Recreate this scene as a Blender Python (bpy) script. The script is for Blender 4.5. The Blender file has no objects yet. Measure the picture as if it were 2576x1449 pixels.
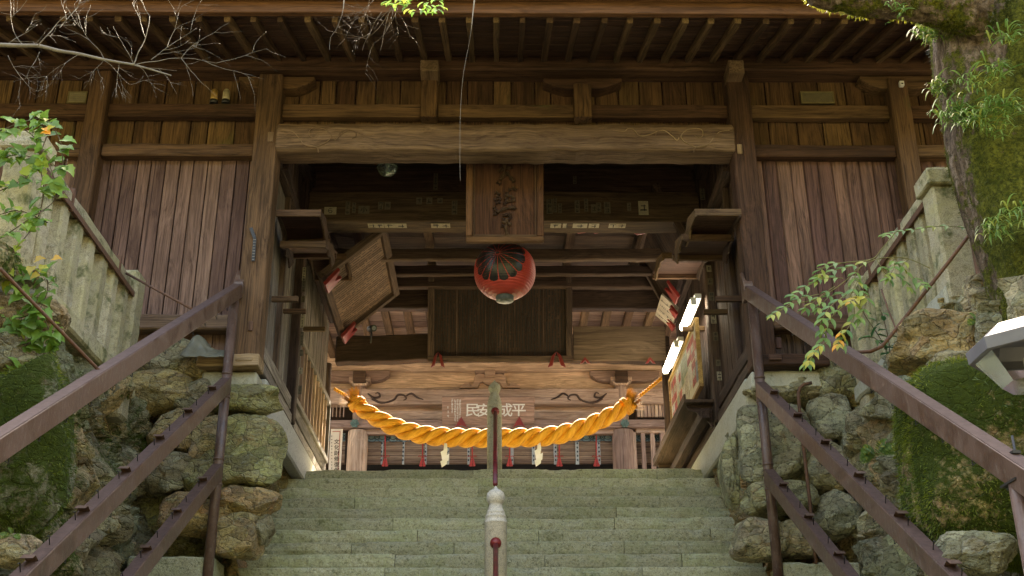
import bpy, math, random
import numpy as np
from mathutils import Vector, Matrix, noise as mn
R_ = math.radians
random.seed(7)
SC = bpy.context.scene
COL = SC.collection
# ------------------------------------------------------------------ camera
F_ = 2930.0
th, ps, ro = R_(23.5), R_(0.9), R_(0.35)
fw = Vector((math.sin(ps)*math.cos(th), math.cos(ps)*math.cos(th), math.sin(th)))
rt = Vector((math.cos(ps), -math.sin(ps), 0))
up = rt.cross(fw)
rt2 = rt*math.cos(ro) - up*math.sin(ro)
up2 = rt*math.sin(ro) + up*math.cos(ro)
cd = bpy.data.cameras.new('camera'); cam = bpy.data.objects.new('camera', cd); COL.objects.link(cam)
M = Matrix((rt2, up2, -fw)).transposed().to_4x4(); cam.matrix_world = M
cd.sensor_width = 36; cd.lens = 36*F_/2576; cd.clip_start = .05; cd.clip_end = 2000
SC.camera = cam
def P(x, y, Y=None, X=None, Z=None):
    """world point seen at photo position (x, y) on the plane Y=, X= or Z="""
    d = fw*F_ + rt2*(x-1288) - up2*(y-724.5)
    t = Y/d.y if Y is not None else (X/d.x if X is not None else Z/d.z)
    return d*t
# ------------------------------------------------------------------ objects
def lk(o): COL.objects.link(o); return o
def tag(o, label=None, cat=None, group=None, kind=None):
    if label: o['label'] = label
    if cat: o['category'] = cat
    if group: o['group'] = group
    if kind: o['kind'] = kind
    return o
def thing(name, label, cat, loc=(0,0,0), group=None):
    o = lk(bpy.data.objects.new(name, None)); o.location = loc; o.empty_display_size = .1
    return tag(o, label, cat, group)
def copy_tree(o, parent=None, M=None):
    c = o.copy(); lk(c)
    if parent is not None: c.parent = parent
    for ch in list(o.children): copy_tree(ch, c)
    return c
def fset(me, name, typ, dom, data):
    a = me.attributes.new(name, typ, dom)
    a.data.foreach_set('vector' if typ == 'FLOAT_VECTOR' else 'value', np.asarray(data, dtype=np.float32).ravel())
class MB:
    def __init__(s): s.v=[]; s.f=[]; s.mi=[]; s.g=[]; s.r=[]; s.sm=[]
    def add(s, vs, fs, g=None, r=None, mi=0, smooth=False):
        b = len(s.v); r = random.random() if r is None else r
        s.v += [tuple(v) for v in vs]
        if g is None:
            o = Vector((r*31, r*17, r*23)); g = [Vector(v)+o for v in vs]
        s.g += [tuple(v) for v in g]; s.r += [r]*len(vs)
        s.f += [tuple(b+i for i in f) for f in fs]
        s.mi += [mi]*len(fs); s.sm += [smooth]*len(fs); return s
    def bar(s, p0, p1, w, h, up=(0,0,1), seg=1, jit=0., mi=0, prof=None, smooth=False, taper=1., r=None, bow=0.):
        p0, p1 = Vector(p0), Vector(p1); ax = (p1-p0); L = ax.length; ax.normalize()
        upv = Vector(up); sd = ax.cross(upv)
        if sd.length < 1e-4: upv = Vector((0,1,0)); sd = ax.cross(upv)
        sd.normalize(); u = sd.cross(ax)
        pr = prof or [(-.5,-.5),(.5,-.5),(.5,.5),(-.5,.5)]
        n = len(pr); vs=[]; g=[]; r = random.random() if r is None else r
        o = (r*37, r*91, r*53)
        for i in range(seg+1):
            t = i/seg; k = 1+(taper-1)*t
            ja, jb, js = (random.uniform(-jit,jit) for _ in range(3)) if jit and 0<i<seg else (0,0,0)
            c = p0+ax*(L*t)+sd*ja+u*(jb-bow*4*t*(1-t))
            for a,b in pr:
                q = a*(w*k+js), b*(h*k+js)
                vs.append(c+sd*q[0]+u*q[1]); g.append((o[0]+L*t, o[1]+q[0], o[2]+q[1]))
        fs = [(i*n+j, i*n+(j+1)%n, (i+1)*n+(j+1)%n, (i+1)*n+j) for i in range(seg) for j in range(n)]
        s.add(vs, fs, g, r, mi, smooth)
        b = len(s.v)-len(vs)
        s.f += [tuple(b+j for j in reversed(range(n))), tuple(b+seg*n+j for j in range(n))]
        s.mi += [mi]*2; s.sm += [False]*2
        return s
    def box(s, lo, hi, ax=0, seg=1, jit=0., mi=0, r=None):
        lo, hi = Vector(lo), Vector(hi); c = (lo+hi)/2; d = hi-lo
        e = Vector((0,0,0)); e[ax] = d[ax]/2
        if ax == 0: w,h,u = abs(d.y),abs(d.z),(0,0,1)
        elif ax == 1: w,h,u = abs(d.x),abs(d.z),(0,0,1)
        else: w,h,u = abs(d.x),abs(d.y),(0,1,0)
        return s.bar(c-e, c+e, w, h, u, seg, jit, mi, r=r)
    def prism(s, poly, vec, mi=0, r=None, gax=None):
        n = len(poly); vec = Vector(vec); a = [Vector(p) for p in poly]; b = [p+vec for p in a]
        nn = Vector((0,0,0))
        for i in range(n): nn += a[i].cross(a[(i+1)%n])
        if nn.dot(vec) > 0: a.reverse(); b.reverse()
        fs = [tuple(range(n)), tuple(range(2*n-1, n-1, -1))] + [(i, i+n, (i+1)%n+n, (i+1)%n) for i in range(n)]
        fs = [f if k < 2 else tuple(reversed(f)) for k, f in enumerate(fs)]
        fs = [fs[0], fs[1]] + [tuple(reversed(f)) for f in fs[2:]]
        r = random.random() if r is None else r
        g = None
        if gax is not None:
            gx = Vector(gax).normalized(); ot = gx.orthogonal().normalized(); o2 = gx.cross(ot)
            g = [(p.dot(gx)+r*37, p.dot(ot)+r*91, p.dot(o2)+r*53) for p in a+b]
        return s.add(a+b, fs, g, r, mi)
    def quad(s, a, b, c, d, mi=0, r=None): return s.add([a,b,c,d], [(0,1,2,3)], None, r, mi)
    def tube(s, path, rad, n=8, mi=0, smooth=True, r=None, cap=True):
        path = [Vector(p) for p in path]; m = len(path)
        if not hasattr(rad, '__len__'): rad = [rad]*m
        vs=[]; g=[]; r = random.random() if r is None else r; nrm = None; L = 0
        for i, p in enumerate(path):
            t = (path[min(i+1,m-1)]-path[max(i-1,0)])
            if t.length < 1e-9: t = Vector((0,0,1))
            t.normalize()
            if nrm is None: nrm = t.orthogonal().normalized()
            nrm = (nrm - t*nrm.dot(t)); nrm = nrm.normalized() if nrm.length > 1e-6 else t.orthogonal().normalized()
            bn = t.cross(nrm)
            if i: L += (p-path[i-1]).length
            for k in range(n):
                a = 2*math.pi*k/n
                vs.append(p+(nrm*math.cos(a)+bn*math.sin(a))*rad[i])
                g.append((r*37+L, r*91+math.cos(a)*rad[i], r*53+math.sin(a)*rad[i]))
        fs = [(i*n+k, i*n+(k+1)%n, (i+1)*n+(k+1)%n, (i+1)*n+k) for i in range(m-1) for k in range(n)]
        if cap: fs += [tuple(reversed(range(n))), tuple((m-1)*n+k for k in range(n))]
        return s.add(vs, fs, g, r, mi, smooth)
    def lathe(s, prof, c, n=24, mi=0, smooth=True, r=None):
        c = Vector(c); vs=[]; m = len(prof)
        for rr, z in prof:
            for k in range(n):
                a = 2*math.pi*k/n; vs.append(c+Vector((rr*math.cos(a), rr*math.sin(a), z)))
        fs = [(i*n+k, i*n+(k+1)%n, (i+1)*n+(k+1)%n, (i+1)*n+k) for i in range(m-1) for k in range(n)]
        fs += [tuple(reversed(range(n))), tuple((m-1)*n+k for k in range(n))]
        return s.add(vs, fs, None, r, mi, smooth)
    def mesh(s, name, mats):
        me = bpy.data.meshes.new(name); me.from_pydata(s.v, [], s.f)
        mats = mats if isinstance(mats, (list,tuple)) else [mats]
        for m in mats: me.materials.append(m)
        me.polygons.foreach_set('material_index', s.mi); me.polygons.foreach_set('use_smooth', s.sm)
        fset(me, 'grain', 'FLOAT_VECTOR', 'POINT', s.g); fset(me, 'rnd', 'FLOAT', 'POINT', s.r)
        me.update(); return me
    def build(s, name, mats, parent=None, bevel=0., label=None):
        o = lk(bpy.data.objects.new(name, s.mesh(name, mats)))
        if parent is not None:
            o.parent = parent
            if parent.type == 'EMPTY': o.matrix_parent_inverse = Matrix.Translation(parent.location).inverted()
        if bevel:
            m = o.modifiers.new('bevel', 'BEVEL'); m.width = bevel; m.segments = 1; m.limit_method = 'ANGLE'
        if label: o['label'] = label
        return o
RND = [(math.cos(R_(a))*.5, math.sin(R_(a))*.5) for a in range(0,360,30)]
# text -> mesh pieces
_tc = {}
def tmesh(ch):
    if ch not in _tc:
        cu = bpy.data.curves.new('t', 'FONT'); cu.body = ch; cu.size = 1; cu.align_x = 'CENTER'; cu.align_y = 'CENTER'; cu.resolution_u = 2
        cu.offset = .012
        o = lk(bpy.data.objects.new('t', cu)); bpy.context.view_layer.update()
        me = bpy.data.meshes.new_from_object(o.evaluated_get(bpy.context.evaluated_depsgraph_get()))
        vs = [v.co.copy() for v in me.vertices]; fs = [tuple(p.vertices) for p in me.polygons]
        bpy.data.objects.remove(o); bpy.data.curves.remove(cu); bpy.data.meshes.remove(me)
        if vs:
            cx = (min(v.x for v in vs)+max(v.x for v in vs))/2; cy = (min(v.y for v in vs)+max(v.y for v in vs))/2
            vs = [Vector((v.x-cx, v.y-cy, 0)) for v in vs]
        _tc[ch] = (vs, fs)
    return _tc[ch]
def glyph(mb, ch, c, ex, ey, size, mi=0, sx=1.):
    vs, fs = tmesh(ch); c, ex, ey = Vector(c), Vector(ex), Vector(ey)
    mb.add([c+ex*(v.x*size*sx)+ey*(v.y*size) for v in vs], fs, None, 0, mi)
def marks(mb, c, ex, ey, size, mi=0, rs=None, wt=.06):
    """one illegible brushed character: a few crossing strokes"""
    rs = rs or random; c, ex, ey = Vector(c), Vector(ex), Vector(ey); h = size/2
    for k in range(4):
        if k < 3:
            a = rs.uniform(-.9,.9)*h; l = rs.uniform(.5,1)*h; w = size*wt
            p = c+ey*a; q = [p-ex*l-ey*w, p+ex*l-ey*w, p+ex*l+ey*w, p-ex*l+ey*w]
        else:
            a = rs.uniform(-.5,.5)*h; l = h; w = size*(wt+.01)
            p = c+ex*a; q = [p-ey*l-ex*w, p-ey*l+ex*w, p+ey*l+ex*w, p+ey*l-ex*w]
        mb.add(q, [(0,1,2,3)], None, 0, mi)
# ------------------------------------------------------------------ numpy noise
def h3(ix, iy, iz, sd):
    n = (ix.astype(np.int64)*374761393 + iy.astype(np.int64)*668265263 + iz.astype(np.int64)*2147483647 + sd*1274126177) & 0xffffffff
    n = ((n ^ (n >> 13))*1274126177) & 0xffffffff
    n = (n ^ (n >> 16)) & 0xffffffff
    n = (n*2246822519) & 0xffffffff; n ^= n >> 15
    return (n & 0xffffff)/float(0xffffff)
def vn(x, y, z=0., sd=0):
    x, y = np.asarray(x, float), np.asarray(y, float); z = np.zeros_like(x)+z
    x0, y0, z0 = np.floor(x), np.floor(y), np.floor(z); fx, fy, fz = x-x0, y-y0, z-z0
    fx, fy, fz = (t*t*(3-2*t) for t in (fx,fy,fz)); r = 0
    for a in (0,1):
        for b in (0,1):
            for c in (0,1):
                r = r + h3(x0+a,y0+b,z0+c,sd)*(fx if a else 1-fx)*(fy if b else 1-fy)*(fz if c else 1-fz)
    return r*2-1
def fbm(x, y, z=0., sd=0, o=4):
    r = 0; a = 1.; s = 0
    for i in range(o): r = r + a*vn(np.asarray(x)*2**i, np.asarray(y)*2**i, np.asarray(z)*2**i, sd+i); s += a; a *= .5
    return r/s
def voro(u, v, cu, cv, sd, jt=.85):
    iu, iv = np.floor(u/cu), np.floor(v/cv)
    f1 = np.full(u.shape, 1e9); f2 = f1.copy(); i1 = np.zeros(u.shape); du = np.zeros(u.shape); dv = du.copy()
    for a in (-2,-1,0,1,2):
        for b in (-2,-1,0,1,2):
            gu, gv = iu+a, iv+b
            pu = (gu+.5+jt*(h3(gu,gv,gu*0,sd)-.5)+.5*(np.mod(gv,2)))*cu; pv = (gv+.5+jt*(h3(gu,gv,gu*0+5,sd)-.5))*cv
            d = np.hypot((u-pu)/cu, (v-pv)/cv); idr = h3(gu,gv,gu*0+9,sd)
            m = d < f1
            f2 = np.where(m, f1, np.minimum(f2, d)); i1 = np.where(m, idr, i1)
            du = np.where(m, u-pu, du); dv = np.where(m, v-pv, dv); f1 = np.where(m, d, f1)
    return f1, f2, i1, du, dv
def gridmesh(name, mat, X, Y, Z, rnd, moss, parent=None, smooth=False, flip=False):
    nu, nv = X.shape; me = bpy.data.meshes.new(name)
    co = np.stack([X,Y,Z], -1).reshape(-1,3)
    i = np.arange(nu-1)[:,None]*nv+np.arange(nv-1)[None,:]
    q = np.stack([i, i+1, i+nv+1, i+nv], -1) if flip else np.stack([i, i+nv, i+nv+1, i+1], -1)
    q = q.reshape(-1,4)
    me.vertices.add(len(co)); me.vertices.foreach_set('co', co.astype(np.float32).ravel())
    me.loops.add(q.size); me.loops.foreach_set('vertex_index', q.ravel().astype(np.int32))
    me.polygons.add(len(q)); me.polygons.foreach_set('loop_start', np.arange(0, q.size, 4, dtype=np.int32))
    me.polygons.foreach_set('loop_total', np.full(len(q), 4, dtype=np.int32))
    me.update(calc_edges=True); me.validate()
    me.polygons.foreach_set('use_smooth', [smooth]*len(me.polygons))
    me.materials.append(mat)
    fset(me, 'grain', 'FLOAT_VECTOR', 'POINT', co); fset(me, 'rnd', 'FLOAT', 'POINT', (rnd+0*X)); fset(me, 'moss', 'FLOAT', 'POINT', (moss+0*X))
    o = lk(bpy.data.objects.new(name, me))
    if parent is not None:
        o.parent = parent
        if parent.type == 'EMPTY': o.matrix_parent_inverse = Matrix.Translation(parent.location).inverted()
    return o
# ------------------------------------------------------------------ materials
def newmat(name):
    m = bpy.data.materials.new(name); m.use_nodes = True; nt = m.node_tree
    b = nt.nodes['Principled BSDF']; return m, nt, b
class NG:
    def __init__(s, nt): s.nt = nt
    def n(s, t, **kw):
        nd = s.nt.nodes.new('ShaderNode'+t)
        for k, v in kw.items():
            if k.startswith('_'): setattr(nd, k[1:], v)
            else: s.i(nd, k, v)
        return nd
    def i(s, nd, k, v):
        inp = nd.inputs[int(k[1:])] if (k[0]=='i' and k[1:].isdigit()) else nd.inputs[k.replace('__',' ')]
        if hasattr(v, 'is_linked') or hasattr(v, 'links'): s.nt.links.new(v, inp)
        else: inp.default_value = v
    def attr(s, name, out='Vector'): return s.n('Attribute', _attribute_name=name).outputs[out]
    def noise(s, vec, sc, det=4, rough=.6, dist=0.): return s.n('TexNoise', Vector=vec, Scale=sc, Detail=det, Roughness=rough, Distortion=dist).outputs[0]
    def map(s, vec, scale): return s.n('Mapping', Vector=vec, Scale=scale).outputs[0]
    def ramp(s, fac, stops, interp='LINEAR'):
        nd = s.n('ValToRGB', Fac=fac); cr = nd.color_ramp; cr.interpolation = interp
        for k, (p, c) in enumerate(stops):
            e = cr.elements[k] if k < 2 else cr.elements.new(p)
            e.position = p; e.color = (c,c,c,1) if not hasattr(c,'__len__') else (*c[:3],1)
        return nd.outputs[0]
    def mix(s, f, a, b, bt='MIX'):
        nd = s.n('Mix', _data_type='RGBA', _blend_type=bt)
        s.i(nd, 'i0', f)
        for k, v in ((6,a),(7,b)):
            if hasattr(v,'links'): s.nt.links.new(v, nd.inputs[k])
            else: nd.inputs[k].default_value = (*v[:3],1) if hasattr(v,'__len__') else (v,v,v,1)
        return nd.outputs[2]
    def m(s, op, a, b=0., c=0., clamp=False):
        nd = s.n('Math', _operation=op, _use_clamp=clamp); s.i(nd,'i0',a); s.i(nd,'i1',b); s.i(nd,'i2',c); return nd.outputs[0]
    def bump(s, h, st, d): return s.n('Bump', Height=h, Strength=st, Distance=d).outputs[0]
def wood(name, dark, mid, pale, w=.45, moss=0., rough=.8, bump=.6, lichen=0.):
    m, nt, b = newmat(name); g = NG(nt); v = g.attr('grain'); r = g.attr('rnd', 'Fac')
    warp = g.noise(g.map(v,(.7,2,2)), 1., 2, .5)
    sv = g.n('Mapping', Vector=v, Scale=(.5,22,22)); g.i(sv,'Location', g.n('CombineXYZ', X=0., Y=g.m('MULTIPLY',warp,9.), Z=g.m('MULTIPLY',warp,9.)).outputs[0])
    rings = g.noise(sv.outputs[0], 1., 5, .72, .25)
    fine = g.noise(g.map(v,(1.6,75,75)), 1., 3, .75)
    patch = g.noise(g.map(v,(.6,2.2,2.2)), 1.7, 5, .6)
    t = g.m('ADD', g.m('MULTIPLY', rings, .55), g.m('MULTIPLY', fine, .45))
    c = g.ramp(t, [(.39,dark),(.5,mid),(.60,[x*1.45 for x in mid])])
    c = g.mix(g.m('MULTIPLY', g.ramp(patch, [(.38,1),(.56,0)]), .5), c, dark)
    wf = g.m('ADD', g.m('MULTIPLY', patch, 1.25), g.m('MULTIPLY', t, 1.5))
    c = g.mix(g.m('MULTIPLY', g.ramp(wf, [(1.52-w*.5, 0),(1.76-w*.5, 1)]), .85), c, pale)
    c = g.mix(g.m('MULTIPLY', g.ramp(g.noise(g.map(v,(.35,40,40)), 1., 2, .5), [(.29,1),(.33,0)]), .7), c, [x*.6 for x in dark])
    if moss:
        mf = g.ramp(g.noise(g.map(v,(1,1.6,1.6)), 1.5, 5, .65), [(.66-moss*.3,0),(.86-moss*.3,.75)])
        c = g.mix(mf, c, (.075,.075,.025))
    hv = g.n('HueSaturation', Hue=g.m('ADD', g.m('MULTIPLY', r, .02), .49), Saturation=1., Value=g.m('ADD', g.m('MULTIPLY', r, .75), .6), Fac=1., Color=c).outputs[0]
    g.i(b,'Base__Color',hv); b.inputs['Roughness'].default_value = rough; b.inputs['Specular IOR Level'].default_value = .25
    h = g.m('ADD', g.m('MULTIPLY', rings, .8), g.m('MULTIPLY', fine, .5))
    g.i(b,'Normal', g.bump(h, bump, .014)); return m
def granite(name, base, dark, lich=(.45,.46,.25), la=.5, moss=.3, bump=.5, streak=0):
    m, nt, b = newmat(name); g = NG(nt); v = g.n('NewGeometry').outputs['Position']; r = g.attr('rnd', 'Fac')
    sp = g.noise(v, 150, 2, .8); md = g.noise(v, 22, 5, .7); bg = g.noise(v, 2.6, 5, .62)
    c = g.ramp(sp, [(.3,dark),(.48,base),(.7,[x*1.35 for x in base])])
    c = g.mix(g.m('MULTIPLY', g.ramp(bg, [(.42,0),(.66,1)]), la), c, lich)
    c = g.mix(g.m('MULTIPLY', g.ramp(md, [(.52,0),(.66,1)]), .45), c, dark)
    c = g.mix(g.m('MULTIPLY', g.ramp(g.noise(v, 4.3, 6, .7), [(.66-moss*.25,0),(.78-moss*.25,1)]), .8), c, (.055,.075,.018))
    c = g.mix(g.m('MULTIPLY', g.ramp(g.noise(v, 9, 5, .75), [(.6,0),(.66,1)]), .35), c, (.5,.5,.4))
    if streak: c = g.mix(g.m('MULTIPLY', g.ramp(g.noise(g.map(v,(.8,.8,26)), 1.3, 4, .6), [(.40,1),(.52,0)]), streak), c, dark); c = g.mix(g.m('MULTIPLY', g.ramp(g.noise(v, 55, 3, .7), [(.56,0),(.66,1)]), .7), c, (.48,.48,.38)); c = g.mix(g.m('MULTIPLY', g.ramp(g.noise(v, 38, 3, .7), [(.36,1),(.44,0)]), .7), c, dark)
    hv = g.n('HueSaturation', Saturation=1., Value=g.m('ADD', g.m('MULTIPLY', r, .35), .82), Fac=1., Color=c).outputs[0]
    g.i(b,'Base__Color',hv); b.inputs['Roughness'].default_value = .9; b.inputs['Specular IOR Level'].default_value = .25
    g.i(b,'Normal', g.bump(g.m('ADD', g.m('MULTIPLY', sp, .25), g.m('ADD', md, bg)), bump, .02)); return m
def rockmat(name, cols, mossc=(.06,.085,.012)):
    m, nt, b = newmat(name); g = NG(nt); v = g.n('NewGeometry').outputs['Position']; r = g.attr('rnd', 'Fac')
    c = g.ramp(r, [(i/len(cols), c) for i, c in enumerate(cols)], 'CONSTANT')
    n1 = g.noise(v, 3.2, 6, .68, .6); n2 = g.noise(g.map(v,(1,1,2.6)), 9, 6, .72, .4); n3 = g.noise(v, 34, 5, .75)
    c = g.mix(g.ramp(n1, [(.42,.0),(.62,.55)]), c, (.15,.12,.07))
    c = g.mix(g.m('MULTIPLY', g.ramp(n2, [(.5,0),(.62,1)]), .5), c, (.25,.25,.17))
    c = g.mix(g.m('MULTIPLY', g.ramp(g.noise(v, 5.1, 5, .7, .5), [(.58,0),(.68,1)]), .55), c, (.30,.17,.055))
    c = g.mix(g.ramp(n3, [(.34,.8),(.48,0)]), c, (.06,.05,.03)); c = g.mix(g.ramp(g.noise(v,6,6,.8,1.2), [(.38,.7),(.43,0)]), c, (.08,.065,.035))
    c = g.mix(g.m('MULTIPLY', g.ramp(g.noise(v, 13, 5, .7), [(.6,0),(.66,1)]), .5), c, (.36,.38,.28))
    wv = g.n('VectorMath', _operation='ADD', i0=v, i1=g.n('VectorMath', _operation='SCALE', i0=g.n('TexNoise', Vector=v, Scale=4., Detail=3.).outputs[1], Scale=.22).outputs[0]).outputs[0]
    vo = g.n('TexVoronoi', Vector=g.map(wv,(1,1,1.5)), Scale=6.5); ve = g.n('TexVoronoi', _feature='DISTANCE_TO_EDGE', Vector=g.map(wv,(1,1,1.5)), Scale=6.5).outputs[0]
    cs = g.n('SeparateColor', Color=vo.outputs['Color']).outputs
    c = g.n('HueSaturation', Hue=g.m('ADD', g.m('MULTIPLY', cs[1], .03), .485), Saturation=1., Value=g.m('ADD', g.m('MULTIPLY', cs[0], .65), .85), Fac=1., Color=c).outputs[0]
    c = g.mix(g.m('MULTIPLY', g.ramp(ve, [(.0,1),(.03,0)]), .4), c, (.06,.05,.03))
    ms = g.m('ADD', g.attr('moss','Fac'), g.m('MULTIPLY', g.m('SUBTRACT', g.noise(v, 14, 5, .75), .5), 1.2))
    mc = g.mix(g.noise(v, 30, 3, .7), [x*.55 for x in mossc], [x*1.5 for x in mossc])
    c = g.mix(g.ramp(ms, [(.42,0),(.62,1)]), c, mc)
    g.i(b,'Base__Color',c); b.inputs['Roughness'].default_value = .92; b.inputs['Specular IOR Level'].default_value = .2
    g.i(b,'Normal', g.bump(g.m('ADD', g.m('ADD', g.m('MULTIPLY', n3, .5), g.m('MULTIPLY', g.m('ADD', cs[2], g.ramp(ve, [(0,0),(.06,1)])), .25)), g.m('ADD', n2, n1)), 1., .06)); return m
def plain(name, c, rough=.6, var=.15, sc=12., metal=0., bump=0., emit=0., trans=0., c2=None):
    m, nt, b = newmat(name); g = NG(nt); v = g.n('TexCoord').outputs['Object']
    n = g.noise(v, sc, 5, .7); c2 = c2 or [x*(1-var*2) for x in c]
    col = g.mix(g.ramp(n, [(.35,0),(.65,1)]), c, c2)
    g.i(b,'Base__Color',col); b.inputs['Roughness'].default_value = rough; b.inputs['Metallic'].default_value = metal
    if bump: g.i(b,'Normal', g.bump(n, bump, .01))
    if emit: b.inputs['Emission Color'].default_value = (*c,1); b.inputs['Emission Strength'].default_value = emit
    if trans: b.inputs['Transmission Weight'].default_value = trans
    return m
def leafmat(name, c1, c2):
    m, nt, b = newmat(name); g = NG(nt); r = g.attr('rnd','Fac')
    col = g.ramp(r, [(0,c1),(.8,c2),(.93,[c2[0]*1.8,c2[1]*1.2,c2[2]])])
    g.i(b,'Base__Color',col); b.inputs['Roughness'].default_value = .45
    tr = g.n('BsdfTranslucent', Color=col); mx = g.n('MixShader'); mx.inputs[0].default_value = .4
    nt.links.new(b.outputs[0], mx.inputs[1]); nt.links.new(tr.outputs[0], mx.inputs[2])
    nt.links.new(mx.outputs[0], nt.nodes['Material Output'].inputs['Surface']); return m
W_FR = wood('wood_frame', (.034,.017,.009), (.105,.055,.029), (.24,.16,.095), w=.34, moss=.10, bump=.9)
W_UP = wood('wood_upper_planks', (.034,.017,.008), (.115,.061,.028), (.25,.16,.075), w=.38, moss=.22, bump=.9)
W_LO = wood('wood_red_boards', (.070,.036,.026), (.16,.094,.070), (.40,.32,.25), w=.44, bump=.9)
W_RD = wood('wood_round_slats', (.048,.025,.018), (.135,.070,.052), (.20,.125,.09), w=.26, bump=.4)
W_KO = wood('wood_big_beam', (.10,.058,.030), (.25,.165,.095), (.55,.45,.31), w=.58, moss=.08, bump=.9)
W_DK = wood('wood_eave', (.040,.020,.013), (.095,.048,.032), (.16,.10,.065), w=.3)
W_RF = wood('wood_rafter', (.045,.024,.012), (.12,.07,.037), (.24,.165,.10), w=.40, moss=.1)
W_FA = wood('wood_fascia', (.06,.026,.010), (.145,.066,.028), (.22,.12,.06), w=.3)
W_IN = wood('wood_interior', (.032,.018,.013), (.070,.042,.030), (.11,.075,.055), w=.3)
W_SD = wood('wood_side_wall', (.022,.012,.009), (.07,.043,.032), (.18,.135,.105), w=.36, bump=.8)
W_GR = wood('wood_grey', (.06,.05,.045), (.19,.165,.145), (.44,.42,.40), w=.5)
W_HL = wood('wood_hall', (.22,.135,.088), (.41,.275,.195), (.54,.42,.32), w=.36, bump=.7)
W_PQ = wood('wood_plaque', (.04,.016,.008), (.115,.054,.026), (.2,.105,.055), w=.4, bump=1.)
W_BD = wood('wood_votive', (.022,.012,.008), (.055,.033,.022), (.09,.056,.038), w=.3)
G_BAL = granite('granite_balustrade', (.44,.38,.25), (.13,.11,.06), lich=(.42,.38,.17), la=.7, moss=.55, bump=.9)
G_STEP = granite('granite_steps', (.42,.40,.26), (.13,.125,.07), lich=(.31,.34,.16), la=.6, moss=.22, bump=1., streak=.12)
G_NEW = granite('granite_pale', (.50,.45,.37), (.16,.13,.10), lich=(.5,.47,.38), la=.3, moss=.0, bump=.15)
G_CURB = granite('granite_curb', (.42,.42,.40), (.15,.15,.14), lich=(.45,.45,.38), la=.3, moss=.05, bump=.3)
G_POST = granite('granite_old_post', (.36,.34,.28), (.10,.09,.07), lich=(.30,.29,.2), la=.5, moss=.15, bump=.5)
CONC = granite('concrete_old', (.42,.40,.30), (.22,.21,.16), lich=(.5,.5,.42), la=.6, moss=.1, bump=.3)
ROCK_L = rockmat("rock_left", [(0.351,0.299,0.169),(0.260,0.260,0.143),(0.468,0.351,0.169),(0.221,0.208,0.130),(0.546,0.429,0.234),(0.364,0.338,0.221),(0.247,0.260,0.156)])
ROCK_R = rockmat("rock_right", [(0.483,0.414,0.241),(0.414,0.391,0.207),(0.575,0.414,0.196),(0.356,0.345,0.207),(0.598,0.529,0.322),(0.437,0.414,0.253)])
ROCK_F = rockmat("rock_front", [(.42,.31,.14),(.35,.33,.14),(.50,.33,.14),(.32,.29,.17),(.46,.36,.19),(.38,.25,.13)])
def steelmat():
    m, nt, b = newmat('brown_painted_steel'); g = NG(nt); v = g.n('NewGeometry').outputs['Position']
    n=g.noise(v,5,6,.7); n2=g.noise(g.map(v,(1,1,.35)),34,5,.75); n3=g.noise(v,90,2,.6)
    c=g.ramp(n,[(.36,(.070,.036,.025)),(.62,(.135,.078,.054))])
    c=g.mix(g.m('MULTIPLY',g.ramp(n2,[(.54,0),(.66,1)]),.7),c,(.19,.15,.12)); c=g.mix(g.ramp(g.noise(v,16,6,.8),[(.60,0),(.66,.85)]),c,(.13,.05,.02))
    c=g.mix(g.ramp(n3,[(.66,0),(.7,.8)]),c,(.03,.018,.014))
    g.i(b,'Base__Color',c); g.i(b,'Roughness',g.ramp(n,[(.3,.28),(.7,.6)])); g.i(b,'Normal',g.bump(g.m('ADD',n2,n),.25,.01)); return m
STEEL = steelmat()
STEEL_T = plain('brown_steel_dirt', (.10,.055,.042), .7, .35, 18, bump=.3, c2=(.055,.028,.02))
RUST = plain('rusty_iron', (.09,.045,.028), .8, .3, 30, bump=.4, c2=(.16,.07,.03))
BLK = plain('black_iron', (.03,.028,.026), .5, .2)
INK = plain('black_ink', (.018,.016,.014), .7, .1)
PAPER = plain('aged_paper', (.36,.31,.22), .85, .15, 30)
PAPERW = plain('white_paper', (.8,.79,.76), .8, .05, 8)
WINK = plain('cream_ink', (.66,.62,.52), .7, .1)
RED = plain('red_lacquer', (.25,.026,.022), .42, .2, 8)
REDC = plain('red_cloth', (.42,.04,.03), .8, .15, 20)
LRED = plain('lantern_red_paper', (.50,.055,.035), .38, .12, 4, bump=.05)
LBLK = plain('lantern_black', (.022,.018,.014), .35, .2, 8)
LMET = plain('lantern_cap', (.17,.19,.18), .45, .2, 20, metal=.4)
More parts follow.
